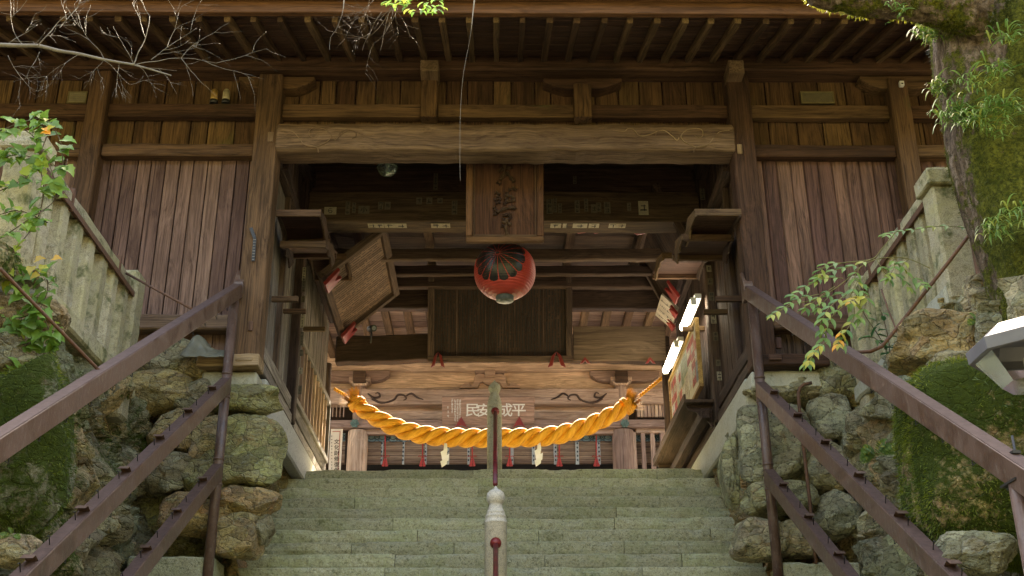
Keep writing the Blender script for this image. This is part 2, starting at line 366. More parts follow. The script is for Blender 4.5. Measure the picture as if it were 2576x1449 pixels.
# ================================================================== THE GATE
YF = 11.0
def zy(y, Y=YF, x=1250): return P(x, y, Y=Y).z
def xa(x, y, Y=YF): return P(x, y, Y=Y).x
gate = thing('shrine_gate', 'large weathered brown wooden shrine gate hall standing on stone bases above the steps', 'gate', (0, 11, 3.9))
XL, XR = -2.34, 2.57
def gb(name, mats, mb, bevel=.006, **k): return mb.build(name, mats, gate, bevel, **k)
def planks(x0, x1, z0, z1, y, wd, mat, name='plank_wall', th=.025, rounded=False, gap=.006, vary=.3, parent=None, axis='x', lean=None):
    """vertical boards side by side; axis 'x': wall across, 'y': wall running away at x=y"""
    mb = MB(); a = x0
    while a < x1-.02:
        w = min(wd*random.uniform(1-vary, 1+vary), x1-a)
        if x1-(a+w) < wd*.3: w = x1-a
        off = random.uniform(-.004, .004); c = a+w/2
        if rounded:
            pr = [(-.5,-.5),(.5,-.5),(.5,.05),(.42,.3),(.25,.45),(0,.5),(-.25,.45),(-.42,.3),(-.5,.05)]
            pr = [(p, q) for p, q in pr]; t = .05
        else: pr = None; t = th
        if axis == 'x': mb.bar((c, y+off, z0), (c, y+off, z1), w-gap, t, (0,-1,0), 3, 0, prof=pr)
        else: mb.bar((y+off, c, z0), (y+off, c, z1), w-gap, t, (1 if y < 0 else -1,0,0), 2, 0, prof=pr)
        a += w
    return mb.build(name, mat, parent or gate, .003)
z = {k: zy(k) for k in (158,192,265,297,300,308,367,397,797,800,835,905,930)}
# plate beam, roof rafters, eave boards
mb = MB(); mb.bar((-7.6,10.98,(z[158]+z[192])/2), (7.6,10.98,(z[158]+z[192])/2-.0), .24, z[158]-z[192], seg=30, jit=.006); gb('plate_beam', W_FR, mb, .02)
mb = MB(); mb.box((-7.6,11.09,z[192]), (7.6,11.16,z[158]+.35), seg=8); gb('soffit_board', W_DK, mb)
TIPY = 9.5; TZ = P(1000, 47, Y=TIPY).z; SL = (z[158]+.0-TZ)/(11.0-TIPY)
RX0 = xa(637, 45, TIPY); DX = (xa(1317,45,TIPY)-xa(637,45,TIPY))/10
proto = None
for k in range(-24, 32):
    X = RX0+DX*k
    if abs(X) > 6.9: continue
    if random.random() < 2:
        mb = MB(); w = random.uniform(.052,.066)
        mb.bar((X+random.uniform(-.01,.01), TIPY, TZ), (X+random.uniform(-.01,.01), 11.1, TZ+SL*1.6), w, .075, seg=6, jit=.004)
        gb('rafter', W_RF, mb, .004)
mb = MB(); yy = TIPY-.03
while yy < 11.15:
    w = random.uniform(.15,.24); zc = TZ+.055+SL*(yy-TIPY)
    mb.bar((-7.6, yy+w/2, zc+SL*w/2+random.uniform(0,.01)), (7.6, yy+w/2, zc+SL*w/2), w-.004, .02, up=(0,-SL,1), seg=10, jit=.004); yy += w
gb('eave_board', W_DK, mb)
ft, fb = zy(4, 9.4, 1250), zy(35, 9.42, 1250)
mb = MB(); mb.bar((-7.6,9.44,(ft+fb)/2+.0), (7.6,9.44,(ft+fb)/2), .07, ft-fb, seg=16, jit=.003); gb('fascia', W_FA, mb, .006)
mb = MB(); mb.bar((-7.6,9.36,ft+.055), (7.6,9.36,ft+.055), .2, .10, seg=16, jit=.003); gb('eave_lip', W_FA, mb, .01)
# roof mass: thick tiled slopes, unseen back eave lengthened to keep sun off the steps
mb = MB()
yz = [(9.25,ft+.11),(9.25,ft+.26),(11.2,ft+1.1),(13.6,ft+2.7),(15.9,ft+1.1),(18.1,ft+.62),(18.1,ft+.42),(15.8,ft+.7),(13.6,ft+2.1),(11.3,ft+.75)]
mb.prism([(-7.8,a,b) for a,b in yz], (15.6,0,0)); gb('roof', plain('roof_bark', (.08,.07,.06), .9, .3, 10, bump=.4), mb)
# posts
def post(xc, yc, w, z0, z1, mat=W_FR, d=None, name='post', prof=None, bevel=.012, parent=None):
    mb = MB(); mb.bar((xc,yc,z0), (xc,yc,z1), w, d or w, (0,1,0), 12, .003, prof=prof, smooth=bool(prof)); return mb.build(name, mat, parent or gate, bevel)
post(XL-.13, 11.0, .26, z[905]-.02, zy(203)); post(XR+.115, 11.0, .245, z[905]-.02, z[158]+.02)
post(-4.35, 11.0, .21, 4.2, z[192]+.0, W_DK if False else W_FR); post(4.47, 11.0, .21, 4.2, zy(205), W_FR)
for X in (-6.6, 6.7): post(X, 11.0, .21, 4.2, z[192])
# rails (nuki) between the posts
segs = [(-7.6,-6.71),(-6.5,-4.46),(-4.24,XL-.265),(XL,xa(1058,280)),(xa(1102,280),xa(1443,280)),(xa(1487,280),XR-.005),(XR+.24,4.36),(4.58,6.59),(6.81,7.6)]
for i,(a,b) in enumerate(segs):
    mb = MB(); mb.bar((a,11.03,(z[265]+z[297])/2), (b,11.03,(z[265]+z[297])/2), .10, z[265]-z[297], seg=8, jit=.003); gb('rail', W_FR, mb, .006)
    if i in (3,4,5): continue
    mb = MB(); mb.bar((a,11.02,(z[367]+z[397])/2), (b,11.02,(z[367]+z[397])/2), .13, z[367]-z[397], seg=8, jit=.004); gb('rail', W_FR, mb, .014)
    mb = MB(); mb.bar((a,11.0,(z[797]+z[835])/2), (b,11.0,(z[797]+z[835])/2), .17, z[797]-z[835], seg=10, jit=.006); gb('sill_beam', W_KO if a < 0 else W_FR, mb, .014)
# plank walls
for a,b in ((-7.6,-4.4),(-4.3,XL-.2),(XL-.05,XR+.02),(XR+.2,4.4),(4.5,7.6)):
    planks(a, b, z[308]-.05 if a == XL-.05 else z[397]-.02, z[192]+.04, 11.12, .25, W_UP, gap=.014)
for a,b in ((-7.6,-4.4),(-4.3,XL-.2)):
    planks(a, b, z[800]-.05, z[397]+.03, 11.10, .148, W_LO, vary=.08, gap=.012); planks(a, b, 4.0, z[835]+.03, 11.11, .2, W_LO)
for a,b in ((XR+.2,4.4),(4.5,7.6)):
    planks(a, b, z[800]-.05, z[397]+.03, 11.10, .15, W_RD, vary=.05, rounded=True, gap=.004); planks(a, b, 4.0, z[835]+.03, 11.11, .2, W_SD)
# backing behind the boards so seams are dark
mb = MB(); mb.box((-7.6,11.16,4.0),(XL-.3,11.2,z[192])); mb.box((XR+.3,11.16,4.0),(7.6,11.2,z[192])); mb.box((XL-.3,11.16,z[308]-.02),(XR+.3,11.2,z[192])); gb('inner_lining', W_DK, mb, 0)
# base beams under the main posts
mb = MB(); mb.bar((xa(497,918,10.9),10.98,(z[905]+z[930])/2),(XL+.01,10.98,(z[905]+z[930])/2), .27, z[905]-z[930]+.02, seg=6, jit=.006); mb.box((xa(588,918,10.8),10.835,z[930]+.035),(xa(632,918,10.8),10.85,z[905]-.035)); gb('base_beam', W_KO, mb, .014)
mb = MB(); mb.bar((XR-.02,10.98,(z[905]+z[930])/2),(xa(2085,915,10.9),10.98,(z[905]+z[930])/2), .27, z[905]-z[930]+.02, seg=6, jit=.006); gb('base_beam', W_FR, mb, .014)
for X0,X1,yy0 in ((xa(1936,913,10.83),xa(1968,913,10.83),913),):
    mb = MB(); mb.box((X0,10.82,zy(921)),(X1,10.86,zy(907))); gb('wooden_peg', W_DK, mb)
# big curved main beam
kt, kb = zy(308,10.85), zy(376,10.82)
pr = [(-.42,-.5),(.38,-.5),(.5,-.36),(.5,.0),(.46,.3),(.34,.5),(-.34,.5),(-.5,.3),(-.5,-.4)]
mb = MB(); mb.bar((XL-.01,11.0,(kt+kb)/2),(XR+.01,11.0,(kt+kb)/2), .36, kt-kb, seg=46, jit=.007, prof=[(-a,b) for a,b in reversed(pr)], smooth=False)
beam = gb('main_beam', W_KO, mb, .015)
def curl(pts, y, parent, mat, rad=.009, name='carving', flip=0):
    mb = MB()
    for pl in pts:
        # smooth the polyline
        q = [P(a,b,Y=y) for a,b in pl]; out = []
        for i in range(len(q)-1):
            p0,p1,p2,p3 = q[max(i-1,0)],q[i],q[i+1],q[min(i+2,len(q)-1)]
            for k in range(5):
                t = k/5; out.append(.5*((2*p1)+(p2-p0)*t+(2*p0-5*p1+4*p2-p3)*t*t+(3*p1-p0-3*p2+p3)*t**3))
        out.append(q[-1])
        mb.tube(out, [rad*(.5+.5*math.sin(math.pi*min(1,(i+2)/len(out)))) for i in range(len(out))], 6)
    return mb.build(name, mat, parent)
def zz(l): return [(1000+a*.4629*1., b*.4629) for a,b in l]
cl = [[(85,705),(140,715),(175,750),(205,785),(260,797),(320,775),(350,740),(320,705),(270,695),(235,705),(232,735),(255,748),(275,735)],
      [(385,765),(400,720),(440,703),(480,715),(485,740),(465,752)], [(360,745),(372,760),(400,735),(450,705),(520,730),(575,735),(610,700),(640,698),(660,712),(720,705)], [(205,785),(270,800),(280,830)]]
cl = [[(671+a*.4629, b*.4629) for a,b in l] for l in cl]
curl(cl, 10.818, beam, W_KO, .006); curl([[(2546-a, b+1) for a,b in l] for l in cl], 10.818, beam, W_KO, .006)
# struts on the beam, boat brackets and projecting beam ends
for x0,x1,yt in ((1060,1101,192),(1443,1487,222)):
    mb = MB(); mb.bar((xa((x0+x1)/2,270),10.97,zy(306)),(xa((x0+x1)/2,270),10.97,zy(yt)), xa(x1,270)-xa(x0,270), .16, (0,1,0), 6, .003); gb('strut', W_UP, mb, .01)
def boat(x0,x1,yt,yb,Y=10.93,dep=.2):
    xm=(x0+x1)/2; h=(x1-x0)/2; pts=[(x0,yt),(x1,yt),(x1,yt+8),(xm+h*.75,yb-8),(xm+h*.45,yb),(xm-h*.45,yb),(xm-h*.75,yb-8),(x0,yt+8)]
    mb=MB(); mb.prism([P(a,b,Y=Y) for a,b in pts],(0,dep,0),gax=(1,0,0)); gb('bracket_arm', W_FR if x0>1000 else W_UP, mb, .01)
boat(600,792,192,222); boat(1366,1565,196,222); boat(2162,2366,190,222)
for x0,x1,y0,y1 in ((1057,1103,150,178),(1833,1872,148,182)):
    mb = MB(); mb.box((xa(x0,165,10.7),10.7,zy(y1,10.7)),(xa(x1,165,10.7),11.0,zy(y0,10.7)),ax=1); gb('beam_end', W_KO, mb, .01)
# small details on the posts
mb = MB(); mb.box((xa(673,345,10.86),10.855,zy(358,10.86)),(xa(688,345,10.86),10.875,zy(333,10.86)),ax=2); gb('wooden_peg', W_KO, mb)
mb = MB(); mb.box((xa(1855,375,10.86),10.86,zy(385,10.86)),(xa(1868,375,10.86),10.88,zy(361,10.86)),ax=2); gb('wooden_peg', W_KO, mb)
mb = MB(); mb.box((xa(624,822,10.86),10.85,zy(832,10.86)),(xa(636,822,10.86),10.875,zy(808,10.86)),ax=2); gb('wooden_peg', W_DK, mb)
mb = MB(); mb.box((xa(1952,868,10.86),10.84,zy(878,10.86)),(xa(1966,868,10.86),10.875,zy(850,10.86)),ax=2); gb('wooden_peg', W_DK, mb)
# vents
VM = plain('vent_metal', (.20,.155,.065), .5, .15, 20)
def vent(x0,x1,y0,y1,n,border):
    Y=11.09; a=P(x0,y1,Y=Y); b=P(x1,y0,Y=Y); mb=MB()
    mb.box((a.x,Y-.012,a.z),(b.x,Y+.01,b.z)); fr=mb.build('vent_grille', plain('vent_dark',(.05,.04,.025),.7), gate)
    mb=MB()
    for (p,q) in (((a.x,a.z),(b.x,a.z+.016)),((a.x,b.z-.016),(b.x,b.z)),((a.x,a.z+.016),(a.x+.016,b.z-.016)),((b.x-.016,a.z+.016),(b.x,b.z-.016))): mb.box((p[0],Y-.03,p[1]),(q[0],Y-.013,q[1]))
    mb.build('frame', VM, fr, .002)
    mb=MB(); h=(b.z-a.z-.03)/n
    for i in range(n):
        zc=a.z+.016+h*(i+.5); mb.bar((a.x+.017,Y-.022,zc),(b.x-.017,Y-.022,zc),.014,h*border,up=(0,-.5,1))
    mb.build('slat', VM, fr, .0)
vent(169,223,233,263,5,.72); vent(2015,2095,233,263,9,.4)
# ------------------------------------------------------------ interior of the passage
Y1, Y2, Y3 = 11.0, 13.0, 16.0
for X,s in ((XL,-1),(XR,1)):
    post(X+s*.09-s*.02, Y2, .17, 3.95, 7.35, W_SD)
    mb = MB(); mb.bar(((-2.45 if s<0 else 2.50),Y3,3.95),((-2.45 if s<0 else 2.50),Y3,5.75), .155,.155,(0,1,0),10,.003,prof=RND,smooth=True); mb.build('round_post', W_SD, gate)
    post(X+s*.06, 12.0 if s<0 else 11.75, .07, 4.05, 6.5, W_SD)
    # sill, lower rail, upper rails
    for z0,z1,t in ((3.92,4.03,.10),(4.09,4.24,.06),(6.35,6.5,.08),(7.1,7.35,.2)):
        for ya,yb in ((11.13,Y2-.09),(Y2+.09,Y3-.1)):
            mb = MB(); mb.bar((X+s*.05,ya,(z0+z1)/2),(X+s*.05,yb,(z0+z1)/2),t,z1-z0,seg=6,jit=.003); gb('side_rail', W_GR if z0<5 and s<0 else W_SD, mb, .006)
    planks(11.13, Y2-.08, 4.26, 6.34, X+s*.10, .085, W_GR if s<0 else W_SD, axis='y', vary=.15, gap=.006)
    planks(11.13, Y2-.08, 6.5, 7.3, X+s*.10, .085, W_SD, axis='y', vary=.15, gap=.006)
    planks(Y2+.08, Y3-.1, 5.12 if s<0 else 4.26, 6.34, X+s*.10, .07, W_GR if s<0 else W_SD, axis='y', vary=.15, gap=.006)
    planks(Y2+.08, Y3-.1, 6.5, 7.3, X+s*.10, .1, W_IN, axis='y', vary=.15)
    mb = MB(); mb.box((X+s*.125,11.2,3.9),(X+s*.165,16.0,7.4)); gb('side_lining', W_IN, mb, 0)
    # diagonal brace up to the main beam
    mb = MB()
    if s<0: mb.bar(P(716,415,Y=11.3),P(742,522,Y=12.6),.09,.1,seg=4)
    else: mb.bar(P(1828,420,Y=11.3),P(1788,530,Y=12.6),.09,.1,seg=4)
    gb('brace', W_SD, mb, .006)
# latticed window on the left side
mb = MB(); mb.box((XL-.06,13.1,4.3),(XL-.05,15.85,5.05)); wnd = mb.build('lattice_window', W_IN, gate)
mb = MB()
for lo,hi in (((XL-.04,13.1,4.24),(XL+.01,15.88,4.31)),((XL-.04,13.1,5.05),(XL+.01,15.88,5.13))): mb.box(lo,hi,ax=1)
for yy in (13.1,15.8): mb.box((XL-.04,yy,4.31),(XL+.01,yy+.08,5.05),ax=2)
mb.build('frame', W_GR, wnd, .004)
mb = MB()
for k in range(9):
    yy = 13.42+k*.26; mb.box((XL-.045,yy,4.31),(XL+.0,yy+.05,5.05),ax=2)
mb.build('lattice', W_HL, wnd, .003)
# cross beams of the passage
def cross(Y,yb,h,d,mat=W_IN,name='cross_beam',x0=XL+.02,x1=XR-.02,bow=0,jit=.006):
    zb = zy(yb,Y-d/2); mb=MB(); mb.bar((x0,Y,zb+h/2),(x1,Y,zb+h/2),d,h,seg=24,jit=jit,bow=bow); return gb(name,mat,mb,.014)
W_BA = wood('wood_sooty_beam', (.03,.018,.011), (.075,.046,.028), (.16,.11,.07), w=.45)
cross(13.05,556,.42,.34,W_BA)
mb = MB(); mb.box((XL,13.12,zy(486,13.1)),(XR,13.17,7.9)); gb('upper_panel', W_IN, mb, 0)
cross(14.1,652,.16,.10); cross(14.9,690,.14,.10); cross(15.4,722,.16,.12)
cross(Y3+.0,775,.55,.16); b_low = cross(Y3,910,.40,.2,W_BA,jit=.01,bow=-.05)
mb = MB()
for k in range(14):
    a = 11.2+k*.355; mb.box((XL-.1,a,7.38+.0*k),(XR+.1,a+.35,7.40))
gb('ceiling', W_IN, mb, 0)
for k in range(5):
    X = XL+.4+k*1.0; mb = MB(); mb.bar((X,13.2,7.28),(X,15.9,7.28),.12,.18,seg=2); gb('ceiling_joist', W_IN, mb, .005)
# pegs sticking out from the side walls
for x0,x1,y0,y1,Y in ((682,750,744,757,11.55),(710,769,776,786,12.35),(762,818,821,831,13.5),(1801,1868,743,757,11.5),(1771,1831,777,789,12.2),(1718,1773,820,831,13.3)):
    a=P(x0,y1,Y=Y); b=P(x1,y0,Y=Y); mb=MB(); mb.box((a.x,Y,a.z),(b.x,Y+.05,b.z)); gb('hanging_bar', W_RF, mb, .004)
# little gabled hoods on the side walls
def hood(side, fas, barge, yrear, bx, name='hood'):
    """fas: pixel ends of the front fascia; barge: pixel outline of the toothed board at the free end"""
    pts = [P(a,b,X=bx) for a,b in barge]
    mb = MB(); mb.prism(pts,(.02*side,0,0),gax=(0,1,0)); hd = gb(name, W_RF, mb, .002)
    y0 = pts[0].y; y1 = max(p.y for p in pts)+.12; zt = pts[0].z+.01; under_z = P(1250,yrear,Y=y1).z
    wx = XL-.0 if side<0 else XR+.0
    xs = sorted((bx, wx))
    yr = (y0+y1)/2
    mb = MB(); mb.quad((xs[0],y0+.02,zt-.03),(xs[1],y0+.02,zt-.03),(xs[1],y1,under_z),(xs[0],y1,under_z)); 
    mb = MB(); mb.prism([(xs[0]+.001,y0+.02,zt-.035),(xs[0]+.001,y0+.02,zt-.01),(xs[0]+.001,y1,under_z+.03),(xs[0]+.001,y1,under_z)],(xs[1]-xs[0]-.002,0,0),gax=(1,0,0)); mb.build('roof_board', W_DK, hd)
    mb = MB(); mb.box((xs[0],y0-.01,zt-.085),(xs[1],y0+.018,zt-.005)); mb.build('fascia', W_RF, hd, .004)
    mb = MB(); mb.box((xs[0],y1-.06,under_z-.07),(xs[1],y1-.02,under_z-.002)); mb.build('batten', W_FR, hd, .004)
    mb = MB(); nx = wx - side*.03; q=[Vector((nx,p.y,p.z)) for p in pts]; mb.prism(q,(.02*side,0,0),gax=(0,1,0)); mb.build('barge_board', W_SD, hd, .002)
def za(l): return [(657+a*.2778,470+b*.2778) for a,b in l]
def zb_(l): return [(1576+a*.2777,470+b*.2777) for a,b in l]
hood(-1,None,za([(545,212),(590,285),(600,400),(612,500),(600,560),(578,550),(585,480),(570,380),(545,285)]),606,-1.86)
hood(-1,None,za([(590,495),(618,500),(662,530),(668,690),(640,738),(632,640),(612,620),(612,575),(585,550)]),640,-1.84)
hood(-1,None,za([(775,610),(800,640),(806,700),(815,780),(808,850),(795,745),(785,670)]),697,-1.86)
hood(1,None,zb_([(615,205),(550,285),(520,490),(532,545),(565,470),(575,380),(622,270)]),606,2.08)
hood(1,None,zb_([(492,435),(440,490),(430,670),(456,697),(462,610),(475,590),(478,545),(500,480)]),645,2.0)
hood(1,None,zb_([(320,600),(270,650),(245,820),(260,848),(280,742),(292,738),(300,690),(328,665)]),692,2.0)
# ------------------------------------------------------------ paper stickers on the beams (parts of the gate)
def sticker(x0,y0,x1,y1,Y,under=None,txt=None,hor=False,col=PAPER):
    c=P((x0+x1)/2,(y0+y1)/2,Y=Y); a=P(x0,y1,Y=Y); b=P(x1,y0,Y=Y); w=b.x-a.x; h=b.z-a.z; mb=MB(); ex=Vector((1,0,0)); ey=Vector((0,0,1)); n=Vector((0,-1,0))
    if under is not None:   # on the underside of a beam
        c=P((x0+x1)/2,(y0+y1)/2,Z=under); a=P(x0,y1,Z=under); b=P(x1,y0,Z=under); w=b.x-a.x; h=abs(a.y-b.y); ey=Vector((0,-1,0)); n=Vector((0,0,-1)); h=max(h,.07)
    c=c+n*.003; p=[c-ex*w/2-ey*h/2,c+ex*w/2-ey*h/2,c+ex*w/2+ey*h/2,c-ex*w/2+ey*h/2]; mb.add(p,[(0,1,2,3)],mi=0)
    m=max(w,h); s=min(w,h)*.8; k=max(1,int(m/s)); c2=c+n*.003
    for i in range(k):
        t=(i+.5)/k-.5; q=c2+(ex*(t*w) if w>h else -ey*(t*h))
        if txt and i<len(txt): glyph(mb,txt[i],q,ex,ey,s*.95,1)
        else: marks(mb,q,ex,ey,s*.9,1)
    return mb.build('paper_sticker',[col,INK],gate)
PD = plain('sooty_paper', (.13,.105,.07), .85, .15, 30)
for a in ((815,521,847,540,'らはゐ'),(951,508,965,527,'門'),(967,508,983,528,'馬'),(868,507,882,540,None),(885,510,896,536,None),(901,518,930,538,'小'),(1047,497,1062,514,None),(1072,497,1088,514,None),(1100,498,1114,512,None),(1136,505,1151,540,'村町')):
    sticker(*a[:4],12.872,txt=a[4],col=PAPER if a[0]==815 else PD)
for x in (1375,1392,1404,1446,1470,1487,1500,1520,1578,): sticker(x,500+random.randint(-2,14),x+random.choice([9,12,15]),530+random.randint(0,8),12.872,col=PD)
sticker(1607,506,1630,541,12.872); sticker(1762,474,1772,503,12.872,col=PD); sticker(1442,443,1450,463,13.11,col=PD); sticker(1090,436,1102,478,13.11,col=PD)
uz = zy(556,12.88)-.003
for x0,x1 in ((927,965),(968,1022),(1085,1132),(1384,1412),(1415,1437),(1440,1478),(1480,1508),(1530,1575)): sticker(x0,562,x1,573,12.9,under=uz)
for x0,y0,x1,y1,Y in ((1006,1004,1012,1024,22.9),): pass

# torn paper slips on the middle posts
for (px,ys,X0) in ((760,[672,700,745,790,835,880,925,970],XL),(1796,[668,700,735,780,835,905,935],XR)):
    for k,y in enumerate(ys):
        x=(px+(y-800)*(-.035 if px<1000 else .10)); hh=random.choice([16,22,34]); sticker(x-5,y,x+6,y+hh,12.905,txt=('林' if (px>1000 and k==2) else ('水' if (px<1000 and k==2) else None)),col=PAPER if k%3==0 else PD)
# ================================================================== ground, stairs
T_, R0 = .27, .18
STX0, STX1 = -2.50, 2.66
ZT = P(1265,1178,Y=14.0).z
EARTH = plain('earth_ground', (.09,.08,.05), .95, .25, 3, bump=.5)
GRAV = plain('courtyard_gravel', (.52,.49,.43), .95, .2, 60, bump=.4)
def sheet(name, x0,x1,y0,y1,zz,mat,kind='structure'):
    mb = MB(); mb.quad((x0,y0,zz),(x1,y0,zz),(x1,y1,zz),(x0,y1,zz)); return tag(mb.build(name,mat),kind=kind)
sheet('ground',-300,300,-300,300,-1.6,EARTH)
sheet('courtyard',-40,40,14.32,80,ZT-.012,GRAV)
for a,b,n in ((-60,XL-.25,'terrain'),(XR+.25,60,'terrain')): sheet(n,a,b,11.5,14.9,ZT+.1,EARTH)
# side terraces behind the retaining walls
def terrace(x0,x1,y0,y1,z1):
    mb=MB(); mb.box((x0,y0,-1.6),(x1,y1,z1)); return tag(mb.build('terrain',EARTH),kind='structure')
terrace(-40,-3.75,8.05,11.35,3.40); terrace(3.85,40,8.5,11.35,3.40)
terrace(-40,-3.9,3.0,8.04,1.2); terrace(4.6,40,3.0,8.0,1.0)
# stairs: every riser a row of rough blocks
def stair_mesh():
    V=[];Fq=[];Rn=[];Mo=[]
    n=0
    for k in range(0,29):
        zt = ZT-R0*k; yf = 14.0-T_*k
        if zt < -1.55: break
        x0,x1 = (STX0-.04,STX1+.04) if yf > 11.33 else (-3.55,3.65)
        a = x0
        while a < x1-.01:
            L = random.uniform(.9,2.6); b = min(a+L,x1)
            if x1-b < .4: b = x1
            r = random.random(); dy = random.uniform(-.012,.012); dz = random.uniform(-.006,.006)
            nx = max(2,int((b-a)/.05)); prof = [(T_+.06,0),(.10,0),(.045,.0),(.018,-.006),(.004,-.02),(0,-.05),(.004,-.09),(.012,-.13),(.024,-.165),(.034,-R0-.02)]
            m = len(prof); X = np.linspace(a+.003,b-.003,nx+1)[:,None]+np.zeros((1,m))
            pa = np.array(prof); Yv = yf+dy+pa[:,0][None,:]+X*0; Zv = zt+dz+pa[:,1][None,:]+X*0
            nz = fbm(X*9,Yv*9,Zv*9,3,4); n2 = fbm(X*2.2,Yv*2,Zv*2,31,3); wgt = np.array([0,.3,.8,1,1,1,1,1,1,.5])[None,:]
            e = np.array([0,0,.5,1,1,.3,0,0,0,0])[None,:]*np.clip(fbm(X*3.5,Yv*0+k,Zv*0,77,3)-.12,0,1)*.10
            Yv = Yv+nz*.024*wgt+n2*.012*wgt+e; Zv = Zv+nz*.006*wgt+n2*.008*(pa[:,1][None,:]>-.1)-e*.6
            Yv[0,:]+= .006*wgt[0]; Yv[-1,:]+= .006*wgt[0]
            base=len(V)
            V += list(zip(X.ravel(),Yv.ravel(),Zv.ravel())); Rn += [r]*X.size
            i0 = np.arange(nx)[:,None]*m+np.arange(m-1)[None,:]
            q = np.stack([i0,i0+1,i0+m+1,i0+m],-1).reshape(-1,4)+base
            Fq += [tuple(int(t) for t in f) for f in q]
            a = b
    me=bpy.data.meshes.new('stone_stairs'); me.from_pydata(V,[],Fq); me.materials.append(G_STEP)
    fset(me,'grain','FLOAT_VECTOR','POINT',V); fset(me,'rnd','FLOAT','POINT',Rn); me.polygons.foreach_set('use_smooth',[False]*len(Fq)); me.update()
    o=lk(bpy.data.objects.new('stone_stairs',me)); return tag(o,kind='structure')
stair_mesh()
# solid core under the treads
mb=MB(); yz=[]
for k in range(0,29):
    zt=ZT-R0*k
    if zt<-1.5: break
    yz+=[(14.0-T_*k+.05,zt-.03)]
yz+=[(14.0-T_*28,-1.6),(14.4,-1.6),(14.4,ZT-.03)]
# landing slab under the gate
mb=MB(); mb.box((XL-.4,14.25,ZT-.3),(XR+.4,16.3,ZT-.004)); tag(mb.build('landing',G_STEP),kind='structure')
# unseen wooded slopes added behind and beside the viewer to shut out low sky
FOR = plain('unseen_slope_cover', (.07,.07,.03), .95, .3, 1.2, bump=1., c2=(.035,.038,.018))
def slope(fx, n=60):
    u=np.linspace(-45,45,n)[:,None]+np.zeros((1,30)); v=np.linspace(0,1,30)[None,:]+np.zeros((n,1))
    hh=16*v+1.8*fbm(u*.2,v*4,0,71,4)*np.clip(v*3,0,1); X,Y=fx(u,v); return tag(gridmesh('sky_blocking_slope',FOR,X,Y,hh-1.7,.5,0),kind='structure')
slope(lambda u,v:(u,-8-9*v))
slope(lambda u,v:(-20-16*v,u)); slope(lambda u,v:(20+16*v,u))
# ================================================================== rock walls
def rock_h(u,v,cu,cv,sd,depth=.09,tilt=.45,chip=.08):
    wu = u+.16*cu*fbm(u*2.5/cu,v*2.5/cv,0,sd+50,3); wv = v+.16*cv*fbm(u*2.5/cu+9,v*2.5/cv,0,sd+60,3)
    f1,f2,idr,du,dv = voro(wu,wv,cu,cv,sd,.95)
    e = np.clip((f2-f1)/.13,0,1); e = 1-(1-e)**2.4
    a = (np.mod(idr*57.3,1)-.5); b=(np.mod(idr*131.7,1)-.6)
    hs=lambda k: np.mod(idr*k,1)-.5
    # every stone is cut by three planes, which gives it sharp ridges
    pl=np.minimum(np.minimum(hs(57.3)*du*1.5+(hs(131.7)-.15)*dv*1.5, .05+hs(213.1)*du*2.4+hs(77.9)*dv*2.4), .045+hs(313.7)*du*2.6+hs(177.3)*dv*2.6)
    h = depth*e - depth + np.clip(pl,-.22,.14)*e + hs(17.7)*.09
    g1,g2,i2,d2,e2 = voro(wu+.06*fbm(u*7,v*7,0,sd+3,2),wv,cu*.42,cv*.42,sd+7,1.)
    h = h+e*((np.mod(i2*91.1,1)-.5)*d2+(np.mod(i2*41.3,1)-.5)*e2)*.55
    h = h+.022*fbm(u*3.4,v*3.4,0,sd+11,4)+.030*(.4-np.abs(fbm(u*6,v*6,0,sd+15,4)))+.010*fbm(u*18,v*18,0,sd+13,3)
    return h, idr, e
def rockwall(name, mat, sd, U, V, res, cu, cv, mapf, mossf, parent=None, depth=.1, flip=False):
    u,v = np.meshgrid(np.arange(U[0],U[1]+res,res),np.arange(V[0],V[1]+res,res),indexing='ij')
    h,idr,e = rock_h(u,v,cu,cv,sd,depth)
    X,Y,Z = mapf(u,v,h); return gridmesh(name,mat,X,Y,Z,idr,mossf(u,v,h,e),parent,flip=flip)
def mossn(u,v,h,e,sd,bias,amp=.35): return bias+amp*fbm(u*1.1,v*1.1,0,sd,4)+.10*vn(u*5,v*5,0,sd+5)
WZ = 3.50
# side walls: run from the gate towards the viewer, leaning back
def side_map(s, xt, xb, ztop, z0):
    def f(u,v,h):
        X = s*(xt+(xb-xt)*(ztop-v)/(ztop-z0)-h); return X, u, v
    return f
WL = thing('stone_retaining_wall','mossy dark dry stone wall on the left under the granite fence','stone wall',(-3.4,9,0))
rockwall('wall_face',ROCK_L,11,(5.6,11.5),(-1.6,WZ),.024,.62,.50,side_map(-1,3.42,3.05,WZ,-1.6),lambda u,v,h,e: mossn(u,v,h,e,5,.36+.30*np.clip((8.4-u)/1.2,0,1)+.12*np.clip((v-2.6),0,1)),WL,flip=True)
WR = thing('stone_retaining_wall','pale green and ochre dry stone wall on the right under the granite fence','stone wall',(3.4,9,0))
rockwall('wall_face',ROCK_R,23,(5.6,11.5),(-1.6,WZ),.024,.62,.52,side_map(1,3.50,3.12,WZ,-1.6),lambda u,v,h,e: mossn(u,v,h,e,8,.20),WR)
# the faces that turn outwards below the near fence posts
def front_map(y0): return lambda u,v,h: (u, y0-h+(-.02)*(v), v)
rockwall('corner_face',ROCK_L,31,(-6.5,-3.3),(-1.6,WZ),.03,.6,.5,lambda u,v,h:(u,7.62-h-.07*(WZ-v),v),lambda u,v,h,e: mossn(u,v,h,e,15,.42),WL)
rockwall('corner_face',ROCK_R,37,(3.42,7.0),(-1.6,WZ),.03,.6,.5,lambda u,v,h:(u,8.12-h-.07*(WZ-v),v),lambda u,v,h,e: mossn(u,v,h,e,18,.22),WR)
